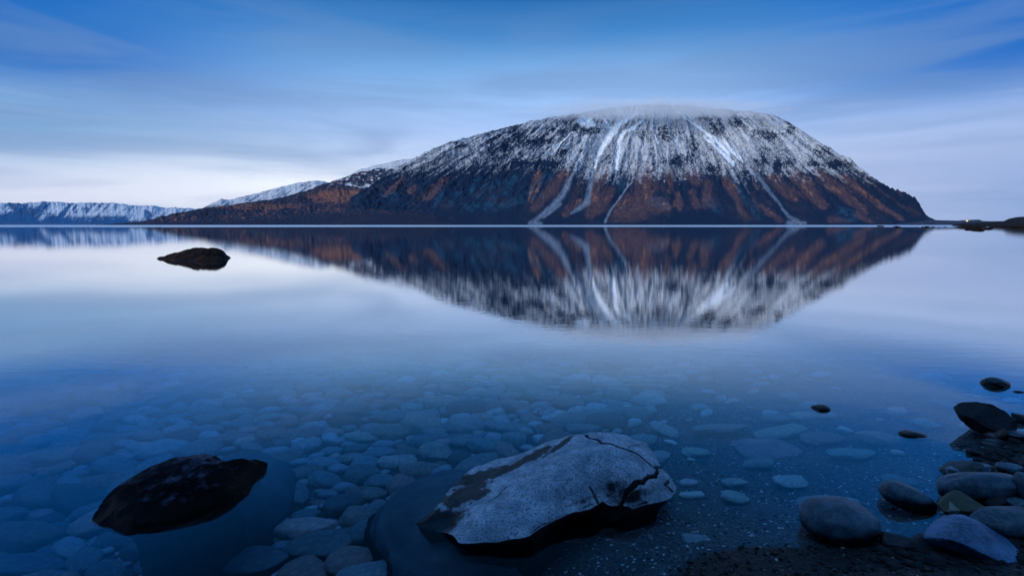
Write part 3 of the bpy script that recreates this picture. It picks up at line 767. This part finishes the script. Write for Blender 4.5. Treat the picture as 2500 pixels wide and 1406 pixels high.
def shrink(r, k=0.68): return r.mean(0) + (r - r.mean(0)) * k
FOOT = []   # footprints of large rocks, so no cobble is hidden beneath them
_, rg = slab('boulder',
     [(1062, 1296, -.012), (1006, 1276, .004), (1058, 1238, .022), (1096, 1196, .022), (1140, 1156, .022), (1160, 1132, .030), (1220, 1120, .045), (1290, 1098, .085), (1340, 1077, .115), (1398, 1056, .150), (1450, 1050, .165), (1520, 1056, .165),
      (1578, 1076, .155), (1605, 1106, .135), (1614, 1134, .115), (1636, 1158, .095), (1647, 1188, .075), (1636, 1208, .062), (1590, 1226, .055), (1535, 1237, .050), (1500, 1226, .055), (1480, 1215, .065), (1440, 1238, .060), (1400, 1243, .058),
      (1345, 1270, .050), (1290, 1308, .040), (1200, 1320, .034), (1120, 1320, .030), (1104, 1302, .026)],
     [(1480, 1110, .178), (1350, 1130, .135), (1330, 1180, .115), (1250, 1190, .078), (1220, 1250, .070), (1170, 1280, .052), (1520, 1170, .130), (1420, 1190, .110), (1590, 1170, .110), (1140, 1215, .030), (1200, 1160, .036), (1110, 1240, .010), (1080, 1275, -.008), (1150, 1250, .03), (1120, 1190, .010)],
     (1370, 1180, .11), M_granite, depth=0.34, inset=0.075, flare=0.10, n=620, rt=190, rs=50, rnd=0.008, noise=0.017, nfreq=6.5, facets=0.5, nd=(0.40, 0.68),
     cracks=[([(1428, 1062, .165), (1470, 1085, .175), (1530, 1105, .165), (1570, 1125, .14), (1600, 1136, .125), (1616, 1134, .115)], 0.0055, 0.016),
             ([(1608, 1140, .12), (1600, 1165, .105), (1570, 1190, .09), (1545, 1207, .075), (1520, 1226, .06), (1500, 1234, .055)], 0.0065, 0.020),
             ([(1530, 1103, .165), (1548, 1086, .165), (1575, 1072, .16)], 0.002, 0.004),
             ([(1440, 1186, .11), (1455, 1205, .09), (1465, 1225, .07)], 0.004, 0.012),
             ([(1238, 1185, .07), (1215, 1210, .065), (1195, 1222, .055)], 0.003, 0.008),
             ([(1632, 1170, .09), (1625, 1185, .08), (1640, 1200, .06)], 0.004, 0.012)],
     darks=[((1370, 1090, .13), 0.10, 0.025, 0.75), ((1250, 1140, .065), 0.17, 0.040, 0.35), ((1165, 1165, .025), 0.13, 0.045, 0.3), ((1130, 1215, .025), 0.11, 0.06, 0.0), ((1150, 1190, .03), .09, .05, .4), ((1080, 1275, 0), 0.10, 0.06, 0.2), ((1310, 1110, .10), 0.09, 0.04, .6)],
     label='large pale granite boulder with dark cracks, in the centre foreground', cat='boulder')
FOOT.append(shrink(rg, 0.82))

_, rg = slab('boulder',
     [(226, 1266, .006), (248, 1222, .034), (298, 1178, .070), (360, 1141, .098), (425, 1116, .112), (495, 1106, .116), (525, 1112, .108), (545, 1126, .094), (590, 1124, .070), (625, 1118, .046), (657, 1127, .020),
      (652, 1148, .004), (638, 1176, .0), (612, 1206, .0), (566, 1240, .0), (510, 1262, .0), (440, 1286, .0), (370, 1302, .0), (310, 1306, .0), (258, 1296, .0)],
     [(490, 1118, .117), (440, 1146, .106), (370, 1164, .090), (310, 1202, .060), (510, 1138, .104), (560, 1146, .074), (602, 1146, .044), (440, 1205, .066), (340, 1225, .055), (530, 1195, .055)],
     (440, 1180, .080), M_blackb, depth=0.40, inset=0.13, flare=0.0, n=520, rt=150, rs=50, rnd=0.002, noise=0.011, nfreq=8, facets=0.9, nd=(0.90, 1.06),  # slopes painted dark so only the top rim reads as lit
     darks=[], label='black wet boulder with its lit upper rim painted pale, at the lower left of the water', cat='boulder')
FOOT.append(shrink(rg, 0.82))

slab('boulder',
     [(383, 632, .0), (420, 624, .02), (470, 618, .05), (520, 616, .05), (552, 622, .03), (564, 631, .0), (556, 638, -.02), (520, 641, -.03), (470, 641, -.03), (430, 638, -.02), (400, 635, -.02)],
     [(430, 620, .17), (455, 614, .25), (485, 611, .29), (515, 607, .34), (530, 610, .30), (548, 619, .17)],
     (490, 622, .18), M_island, depth=0.8, inset=-0.02, flare=0.4, n=360, rt=70, rs=24, rnd=0.03, noise=0.10, nfreq=2.6, facets=1.2,
     label='lone brown-black pointed rock out in the still water at the left', cat='rock')

# broad smooth slab lying under the granite boulder
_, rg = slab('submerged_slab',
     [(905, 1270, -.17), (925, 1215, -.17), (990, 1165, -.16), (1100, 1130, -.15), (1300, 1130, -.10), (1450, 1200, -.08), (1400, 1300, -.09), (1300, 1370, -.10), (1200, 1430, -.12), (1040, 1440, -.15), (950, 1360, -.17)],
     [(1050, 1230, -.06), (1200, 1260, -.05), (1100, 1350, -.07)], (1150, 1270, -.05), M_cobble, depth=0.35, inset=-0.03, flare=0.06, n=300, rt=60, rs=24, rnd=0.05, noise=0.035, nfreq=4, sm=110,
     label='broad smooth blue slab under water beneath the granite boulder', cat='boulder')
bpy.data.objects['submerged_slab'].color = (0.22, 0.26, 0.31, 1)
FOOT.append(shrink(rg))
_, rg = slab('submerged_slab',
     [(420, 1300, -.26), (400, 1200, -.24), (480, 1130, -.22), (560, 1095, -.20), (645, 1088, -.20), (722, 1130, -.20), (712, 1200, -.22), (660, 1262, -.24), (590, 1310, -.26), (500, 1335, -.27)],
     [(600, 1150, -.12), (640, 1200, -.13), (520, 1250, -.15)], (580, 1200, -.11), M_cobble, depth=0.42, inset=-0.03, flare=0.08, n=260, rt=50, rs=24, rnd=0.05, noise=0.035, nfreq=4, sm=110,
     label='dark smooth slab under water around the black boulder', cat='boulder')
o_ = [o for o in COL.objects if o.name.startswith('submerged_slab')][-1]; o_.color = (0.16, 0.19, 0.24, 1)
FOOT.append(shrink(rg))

# ------------------------------------------------------------------ rounded stones
def stone_verts(sub, seed, flat=0.5, long=1.4, lump=0.16, power=2.4, facet=0.0):
    v, f = ICO[sub]
    r = np.random.default_rng(seed)
    s = (np.abs(v) ** power).sum(1) ** (-1 / power)
    v2 = v * s[:, None]
    o = r.uniform(0, 50, 3)
    n = fbm(v[:, 0] * 0.9 + o[0], v[:, 1] * 0.9 + o[1], v[:, 2] * 0.9 + o[2], oct=2)
    v2 = v2 * (1 + lump * 2 * n)[:, None]
    if facet:
        for _ in range(9 if facet < 0.6 else 16):
            d = r.normal(size=3); d /= np.linalg.norm(d)
            h = r.uniform(0.62, 0.9) if facet < 0.6 else r.uniform(0.48, 0.82)
            over = np.maximum(v2 @ d - h, 0)
            v2 = v2 - over[:, None] * d * facet
        n2 = fbm(v[:, 0] * 4 + o[0], v[:, 1] * 4 + o[1], v[:, 2] * 4, oct=3)
        v2 = v2 * (1 + 0.05 * n2)[:, None]
    tap = 1 + r.uniform(-0.25, 0.25) * v2[:, 0]
    v2 = v2 * np.array([long, 1.0, flat]) * 0.5
    v2[:, 1] *= tap; v2[:, 2] *= 0.5 * (1 + tap)
    return v2, f

def place_stone(name, px, py, wpx, z, hratio=0.5, aspect=0.7, yaw=0, tilt=(0, 0), mat=None, seed=1, facet=0.0, color=(1, 1, 1, 1), sub=5, label='', cat='stone', group=None, lump=0.14, power=2.3):
    """px, py: centre of the stone in the photograph, wpx its width, z height of its centre"""
    x, y = ground(px, py, z)
    dep = float(y * math.cos(TH) - (z - HC) * math.sin(TH))
    wd = wpx * dep / F
    v, f = stone_verts(sub, seed, flat=1.0, long=1.0, lump=lump, power=power, facet=facet)
    v = v / (np.ptp(v, axis=0)[None] )
    v = v * np.array([wd, wd * aspect, wd * hratio])
    if facet: v = v
    me = mesh_np(name, v, tris=f, attrs={'dark': np.zeros(len(v))})
    o = obj(name, me, mat or M_shorest, loc=(float(x), float(y), z))
    o.rotation_euler = (tilt[0], tilt[1], yaw); o.color = color
    tag(o, label, cat, group)
    return o

BLU = (0.85, 1.0, 1.1, 1)
DRK = (0.22, 0.22, 0.24, 1)
S = place_stone
S('stone', 2044, 1272, 176, .035, .55, .8, .1, (0, .05), seed=3, color=BLU, label='large smooth rounded stone at the water edge, lower right', lump=.08)
S('stone', 2217, 1216, 118, .020, .50, .62, -.45, (0, .25), seed=4, color=(.95, 1.1, 1.15, 1), label='egg-shaped pale stone leaning out of the water left of the stone pile', lump=.06)
S('stone', 2350, 1150, 120, .03, .45, .6, .1, (.1, -.1), mat=M_veined, seed=5, facet=.8, color=(.8, 1.1, 1.5, 1), label='wrinkled dark stone with pale veins behind the long stone')
S('stone', 2395, 1188, 212, .045, .34, .42, .05, (0, -.03), seed=6, color=BLU, label='long smooth blue-grey stone lying across the pile', lump=.12)
S('stone', 2345, 1246, 128, .03, .55, .65, .3, (.1, .1), mat=M_veined, seed=7, facet=.9, color=(1.3, 1.2, .9, 1), label='angular brown-green stone crossed by a white vein')
S('stone', 2462, 1276, 165, .05, .40, .6, -.1, (0, -.08), seed=8, color=(.8, .95, 1.0, 1), label='smooth stone at the right edge below the long stone', lump=.1)
S('stone', 2392, 1330, 215, .04, .34, .75, -.15, (.12, .08), seed=9, facet=.8, color=(.95, 1.35, 1.9, 1), label='big flat bright blue stone at the lower right corner')
S('stone', 2512, 1190, 70, .07, 1.0, .9, 0, (0, 0), seed=10, color=BLU, label='rounded stone cut by the right picture edge beside the long stone')
S('stone', 2464, 1142, 58, .035, .42, .7, 0, (0, 0), seed=12, color=(1.2, 1.5, 1.6, 1), label='small pale stone on dark gravel above the long stone')
S('stone', 2408, 1030, 140, .045, .62, .6, -.1, (.15, .15), mat=M_wetrock, seed=13, facet=1.0, label='black angular rock near the right edge of the water')
S('stone', 2430, 1052, 78, .02, .35, .6, .3, (.2, -.3), mat=M_veined, seed=14, facet=.7, color=(1.3, .8, .9, 1), label='reddish flat stone leaning on the black angular rock')
S('stone', 2490, 1064, 60, .015, .35, .7, 0, (0, .1), seed=15, color=(1.5, 1.7, 1.9, 1), label='pale blue flat stone right of the black angular rock')
S('stone', 2492, 1020, 44, .02, .5, .7, 0, (0, .1), mat=M_wetrock, seed=16, facet=.8, label='small dark stone behind the pale blue flat stone')
S('stone', 2390, 1108, 56, .0, .28, .5, -.3, (0, .2), mat=M_wetrock, seed=17, label='thin dark stone at the edge of the gravel above the veined stone')
S('stone', 2385, 996, 46, -.012, .4, .5, 0, (0, 0), mat=M_wetrock, seed=18, label='low dark stone tip just behind the black angular rock')
S('stone', 2433, 937, 58, .006, .50, .8, 0, (0, 0), seed=19, color=(.45, .6, .6, 1), label='round dark green stone standing alone in the water, upper right')
S('stone', 2487, 958, 26, -.004, .40, .6, 0, (0, 0), mat=M_wetrock, seed=20, label='tiny black stone tip at the right edge below the round green stone')
S('stone', 2006, 999, 46, -.004, .45, .7, 0, (0, 0), mat=M_wetrock, seed=21, label='small black stone alone in the water right of centre')
S('stone', 2229, 1064, 64, -.008, .36, .6, -.1, (0, .08), mat=M_wetrock, seed=22, label='small flat dark stone between the lone black stone and the stone pile')
S('stone', 2190, 1326, 110, .0, .35, .6, .1, (.1, .1), mat=M_wetrock, seed=23, facet=.9, label='low jagged black stone in the gravel beside the large rounded stone')
S('stone', 2262, 1330, 90, .01, .35, .7, .4, (.1, -.1), mat=M_wetrock, seed=24, facet=.9, label='low jagged black stone touching the bright blue stone')
S('stone', 2330, 1302, 90, .0, .3, .7, .4, (.1, -.1), mat=M_wetrock, seed=25, facet=.6, label='dark stone under the upper edge of the bright blue stone')
S('stone', 2440, 1222, 90, .02, .35, .6, .2, (.1, -.1), mat=M_wetrock, seed=26, facet=.6, label='dark stone wedged under the long blue-grey stone')
S('stone', 2482, 1226, 40, .05, .4, .8, .2, (.1, -.1), seed=27, color=(.9, 1, 1, 1), label='small grey stone between the long stone and the edge stone')

# rocks along the far right shore
FR = [(2149, 553.6, 17), (2187, 553.8, 15), (2193, 555, 12), (2238, 555, 6), (2253, 555, 9), (2261, 555, 16), (2267, 553.8, 8), (2276, 554.8, 10), (2292, 555, 7), (2308, 555, 7), (2337, 555.4, 15), (2347, 556, 22), (2362, 556, 24), (2378, 557.5, 34),
      (2352, 553, 12), (2382, 552.4, 16), (2398, 555, 18), (2412, 553.5, 16), (2420, 555.5, 14), (2432, 555, 16), (2448, 555, 14), (2414, 559, 22), (2462, 555, 16), (2478, 556, 24), (2490, 554.5, 16), (2386, 562, 28), (2500, 556, 24), (2370, 560.5, 18)]
def ordinal(n):
    a = 'first second third fourth fifth sixth seventh eighth ninth tenth eleventh twelfth thirteenth fourteenth fifteenth sixteenth seventeenth eighteenth nineteenth'.split()
    if n < 20: return a[n - 1]
    t = {2: 'twent', 3: 'thirt', 4: 'fort', 5: 'fift'}[n // 10]
    return t + 'ieth' if n % 10 == 0 else t + 'y-' + a[n % 10 - 1]
FR.sort()
for i, (a, b, wd) in enumerate(FR):
    S('shore_rock', a, b + 0.4, wd, 0.0, .38, .9, random.uniform(-.5, .5), (0, random.uniform(-.1, .1)), mat=M_island, seed=40 + i, facet=.8, sub=3,
      label='dark rock, %s from the left in the row along the far right shore' % ordinal(i + 1), cat='rock', group='rocks along the far right shore')

# ------------------------------------------------------------------ cobbles on the lake bed
def inside(poly, x, y):
    n = len(poly); c = False; j = n - 1
    for i in range(n):
        if (poly[i][1] > y) != (poly[j][1] > y) and x < (poly[j][0] - poly[i][0]) * (y - poly[i][1]) / (poly[j][1] - poly[i][1]) + poly[i][0]: c = not c
        j = i
    return c
FP = [[(p[0] * 1.0, p[1] * 1.0) for p in rg[::12]] for rg in FOOT]

def dense(x, y):
    px, py = project(x, y, float(-0.2))
    edge = np.interp(py, [780, 850, 950, 1050, 1200, 1400], [2000, 1850, 1640, 1560, 1300, 980])
    return edge - px

stones = []; cell = {}
CS = 0.30
def fits(x, y, r, k):
    cx, cy = int(x // CS), int(y // CS)
    for i in (-1, 0, 1):
        for j in (-1, 0, 1):
            for (a, b, c_) in cell.get((cx + i, cy + j), ()):
                if (a - x) ** 2 + ((b - y) * 1.35) ** 2 < ((c_ + r) * k) ** 2: return False
    return True
special = [  # px, py, width px, colour, label
    (868, 938, 84, (1.5, .80, .74), 'rust-red cobble under the water left of centre'),
    (884, 1063, 74, (1.9, 1.8, 1.5), 'bright cream streaked cobble in the shallow water'),
    (1905, 1052, 96, (1.25, 1.2, 1.0), 'long pale green-grey stone under the water right of centre'),
    (2010, 1068, 96, (1.1, .62, .60), 'dusky red oval stone under the water at the right'),
    (1760, 1046, 112, (1.0, .88, .86), 'broad brownish stone under the water right of the granite boulder'),
    (1870, 1092, 205, (.9, .72, .85), 'long pointed purple-grey stone under the water'),
    (400, 1098, 130, (1.7, 1.9, 1.9), 'mottled white flat stone under the water above the black boulder'),
    (372, 1000, 44, (1.8, 1.8, 1.7), 'small white pebble under the water at the left'),
    (925, 1102, 90, (1.15, 1.15, 1.2), 'speckled grey round cobble under the water near the centre'),
    (590, 1004, 64, (1.3, 1.35, 1.2), 'smooth light oval cobble under the water at the left'),
    (318, 1057, 56, (1.3, 1.4, 1.3), 'small light oval cobble under the water at the far left'),
    (1690, 1197, 44, (1.7, 1.9, 1.9), 'small white pebble right of the granite boulder'),
    (1795, 1208, 76, (1.1, 1.3, 1.3), 'pale flat stone right of the granite boulder'),
    (1790, 1172, 80, (1.0, 1.15, 1.15), 'striped flat stone right of the granite boulder'),
    (1700, 1098, 60, (1.2, 1.35, 1.25), 'light wedge-shaped stone right of the granite boulder'),
    (2080, 1104, 100, (.8, 1.0, 1.0), 'teal oval stone under the water left of the small flat dark stone'),
    (1960, 1012, 60, (1.2, 1.3, 1.2), 'pale small stone under the lone black stone'),
    (1705, 1300, 80, (.9, 1.0, 1.1), 'faint striped stone in the dark gravel under water'),
    (2025, 1215, 120, (.8, .9, 1.0), 'flat stone with a white line behind the large rounded stone'),
    (1850, 1128, 80, (.7, .85, .85), 'low dim oval stone under the long pointed stone'),
    (620, 1370, 230, (.62, .66, .72), 'big rounded cobble at the bottom edge of the picture, left of centre'),
    (430, 1368, 150, (.66, .70, .76), 'big rounded cobble at the bottom edge beside a larger one'),
    (780, 1330, 180, (.75, .82, .78), 'large mottled cobble at the lower left of centre'),
    (60, 1380, 170, (.62, .68, .74), 'big rounded cobble in the bottom left corner'),
    (520, 1020, 90, (1.1, .98, .92), 'brownish oval cobble at the left'),
    (740, 1055, 74, (1.25, .85, .75), 'rusty thin cobble in the middle left'),
    (1140, 1072, 84, (1.1, 1.02, .98), 'grey-brown pointed cobble above the granite boulder'),
    (1245, 1040, 90, (1.05, 1.1, 1.1), 'grey wedge cobble behind the granite boulder'),
]
def bedz1(x, y): return float(bed_z(np.array([x]), np.array([y]))[0])
for (a, b, wd, c_, lab) in special:
    z0 = -0.2
    for _ in range(4):
        x, y = ground(a, b, z0); z0 = bedz1(x, y) + 0.03
    dep = float(y * math.cos(TH) + (HC - z0) * math.sin(TH)); r = wd * dep / F / 2
    stones.append((float(x), float(y), r, c_, lab, a + b)); cell.setdefault((int(x // CS), int(y // CS)), []).append((x, y, r * 0.9))

def tintrand(k=1.0):
    b = float(np.clip(random.gauss(1.0, 0.30), 0.40, 1.9))
    t = random.random()
    c_ = (b, b, b)
    if t < 0.14: c_ = (b * 1.5, b * 0.9, b * 0.78)
    elif t < 0.25: c_ = (b * 1.25, b * 1.0, b * 0.85)
    elif t < 0.5: c_ = (b * 0.85, b * 1.0, b * 1.0)
    if random.random() < 0.03: c_ = tuple(q * 1.5 for q in c_)
    return c_
for r0, r1, tries in ((0.105, 0.145, 1500), (0.078, 0.105, 7000), (0.055, 0.078, 16000), (0.034, 0.055, 20000), (0.020, 0.034, 18000)):
    for _ in range(tries):
        y = 1.05 + (9.5 - 1.05) * random.random() ** 1.3
        x = random.uniform(-1.05 * y - 0.6, 1.05 * y + 0.4)
        if r0 < 0.03 and y > 4.5: continue
        r = random.uniform(r0, r1)
        dn = dense(x, y)
        if dn < 0 and y < 1.9: continue
        if dn < 0:
            if random.random() > 0.055 * math.exp(dn / 260) + 0.008: continue
            k = 1.0
        else: k = 0.80
        if x > 0.3 and bedz1(x, y) > -0.045: continue
        if not fits(x, y, r, k): continue
        if any(inside(p, x, y) for p in FP): continue
        stones.append((x, y, r, tintrand(), None, 0)); cell.setdefault((int(x // CS), int(y // CS)), []).append((x, y, r))

protos = []
for k in range(14):
    v, f = stone_verts(4, 100 + k, flat=random.uniform(0.40, 0.60), long=random.uniform(1.25, 1.9), lump=0.15, power=random.uniform(2.1, 2.7), facet=(0.0, 0.3, 0.7)[k % 3])
    me = mesh_np('cobble', v, tris=f, attrs={'dark': np.zeros(len(v))}); me.materials.append(M_cobble); protos.append(me)
PV2 = [stone_verts(2, 100 + k, flat=0.5, long=1.5, lump=0.15) for k in range(10)]
PV3 = [stone_verts(3, 200 + k, flat=0.5, long=1.5, lump=0.17, facet=0.25) for k in range(10)]

def vis_size(s):
    px, py = project(s[0], s[1], -0.2)
    if not (-60 < px < 2560 and 700 < py < 1500): return -1
    return s[2] * F / (s[1] + 0.1) + (1000 if s[4] else 0)
order = sorted(range(len(stones)), key=lambda i: -vis_size(stones[i]))
indiv = order[:300]; rest = order[300:]
LM = [(1370, 1190, 'the granite boulder'), (440, 1210, 'the black boulder'), (868, 938, 'the rust-red cobble'), (884, 1063, 'the cream streaked cobble'), (400, 1098, 'the mottled white flat stone'),
      (620, 1370, 'the big bottom-edge cobble'), (2044, 1272, 'the large rounded stone'), (2006, 999, 'the lone black stone'), (1760, 1046, 'the broad brownish stone'), (590, 1004, 'the light oval cobble'),
      (1245, 1040, 'the grey wedge cobble'), (60, 1380, 'the bottom left corner cobble'), (372, 1000, 'the small white pebble at the left'), (1870, 1092, 'the long purple-grey stone')]
def place_words(idx):
    cls = {}
    for i in idx:
        if stones[i][4]: continue
        px, py = project(stones[i][0], stones[i][1], -0.2)
        d, k = min((math.hypot(px - a, 1.6 * (py - b)), k) for k, (a, b, _) in enumerate(LM))
        a, b, nm_ = LM[k]
        ang = math.degrees(math.atan2(-(py - b) * 1.6, px - a)) % 360
        w8 = ['right of', 'above right of', 'above', 'above left of', 'left of', 'below left of', 'below', 'below right of'][int(((ang + 22.5) % 360) // 45)]
        cls.setdefault((w8, nm_), []).append((d, i))
    out = {}
    for (w8, nm_), L in cls.items():
        for n, (d, i) in enumerate(sorted(L)):
            out[i] = '%s %s %s' % ('nearest' if n == 0 else ordinal(n + 1) + ' nearest', w8, nm_)
    return out
PW = place_words(indiv)
def desc(c_, r, x):
    hue = 'rusty brown' if c_[0] > c_[2] * 1.3 else ('brown-grey' if c_[0] > c_[2] * 1.08 else ('teal-grey' if c_[0] < c_[2] * 0.95 else 'blue-grey'))
    lum = 'pale' if sum(c_) > 3.5 else ('dark' if sum(c_) < 2.5 else 'mid-toned')
    return '%s %s cobble, ' % (lum, hue)
for i in indiv:
    x, y, r, c_, lab, sd = stones[i]
    me = protos[random.randrange(14) if not lab else int(sd) % 14]
    o = bpy.data.objects.new('cobble', me); COL.objects.link(o)
    flat = 1.0 if not lab else (0.8 if r < 0.1 else 0.45)
    sx = 2 * r / 1.35
    lx = 1.0
    o.scale = (sx * lx, sx * (0.95 if not lab else 0.8), sx * flat * random.uniform(0.85, 1.15))
    zb = bedz1(x, y)
    o.location = (x, y, min(zb + 0.16 * sx, -0.26 * sx - 0.012))
    o.rotation_euler = (random.gauss(0, .10), random.gauss(0, .10), random.gauss(0.15, .45) if not lab else random.uniform(-.15, .15))
    o.color = (c_[0] * .70, c_[1] * .68, c_[2] * .66, 1)
    tag(o, lab or desc(c_, r, x) + PW[i], 'stone', 'cobbles on the lake bed')

def batch(name, items, pv, mat, label):
    VV = []; FF = []; CC = []; n0 = 0
    for (x, y, z, sx, sy, sz, yaw, tx, c_, k) in items:
        v, f = pv[k % len(pv)]
        v = v * np.array([sx, sy, sz])
        v = np.stack([v[:, 0], v[:, 1], v[:, 2] + v[:, 0] * tx], 1)
        cs, sn = math.cos(yaw), math.sin(yaw)
        VV.append(np.stack([v[:, 0] * cs - v[:, 1] * sn + x, v[:, 0] * sn + v[:, 1] * cs + y, v[:, 2] + z], 1))
        FF.append(f + n0); n0 += len(v); CC.append(np.broadcast_to(np.array(c_, float)[None], (len(v), 3)))
    V = np.concatenate(VV)
    me = mesh_np(name, V, tris=np.concatenate(FF), attrs={'dark': np.zeros(len(V)), 'tint': np.concatenate(CC)})
    o = obj(name, me, mat); tag(o, label, name, kind='stuff')
    return o

def mat_batch(name, col, wetdark=False):
    m, nt, out = material(name)
    pos = nt.add('ShaderNodeNewGeometry').outputs['Position']
    n = nt.noise(pos, 30, 4, 0.65)
    c = nt.mix(nt.mr(n, 0.3, 0.7), (col * 0.7, col * 0.74, col * 0.78, 1), (col * 1.1, col * 1.12, col * 1.12, 1))
    c = nt.mix(1.0, c, attr(nt, 'tint'), 'MULTIPLY')
    principled(nt, out, c, 0.8, nt.noise(pos, 80, 4, 0.7), 0.15, 0.01, 0.15)
    return m
M_cob2 = mat_batch('cobble_mass', 0.42)
M_peb = mat_batch('pebble_mass', 0.16)
it = []
for i in rest:
    x, y, r, c_, lab, sd = stones[i]
    sx = 2 * r / 1.35; zb = bedz1(x, y)
    it.append((x, y, min(zb + 0.16 * sx, -0.26 * sx - 0.012), sx, sx * 0.95, sx, random.gauss(.15, .45), random.gauss(0, .12), c_, i))
batch('cobbles', it, PV3, M_cob2, 'mass of rounded grey-blue cobbles on the lake bed farther out')

# gravel grains on the beach and the sandy right part of the bed
it = []
for _ in range(15000):
    y = 1.0 + 4.5 * random.random() ** 1.6
    x = random.uniform(-0.4, 1.05 * y + 0.3)
    dn = dense(x, y)
    if dn > 120: continue
    zb = None
    t = random.random()
    r = 0.0022 + 0.006 * random.random() ** 3
    if t < 0.75: b = random.uniform(0.15, 0.6)
    elif t < 0.965: b = random.uniform(0.7, 1.6)
    else: b = random.uniform(3.0, 4.6); r *= 0.9
    wm = random.uniform(0.85, 1.15)
    it.append([x, y, 0, r * 2, r * 1.7, r * 1.4, random.uniform(0, 6.28), 0, (b * wm, b, b / wm), random.randrange(10)])
for _ in range(900):
    a, b = random.uniform(2130, 2560), random.uniform(1070, 1406)
    x, y = ground(a, b, 0.0); x = float(x); y = float(y)
    if bedz1(x, y) < -0.02: continue
    r = random.uniform(0.004, 0.016) if random.random() < .85 else random.uniform(0.014, 0.026)
    bb = random.uniform(0.2, 0.9)
    it.append([x, y, 0, r * 2.2, r * 1.7, r * 1.3, random.uniform(0, 6.28), 0, (bb, bb, bb * 1.1), random.randrange(10)])
zz = bed_z(np.array([q[0] for q in it]), np.array([q[1] for q in it]))
for q, z_ in zip(it, zz):
    q[2] = float(z_) + q[5] * 0.2
    if z_ > -0.006: q[8] = tuple(c_ * (0.20 if c_ < 2.5 else 0.7) for c_ in q[8])
PV1 = [stone_verts(2, 300 + k, flat=0.6, long=1.3, lump=0.2) for k in range(10)]
batch('gravel', it, PV1, M_peb, 'dark gravel with scattered white flecks on the beach and bed')

print('stones', len(stones))
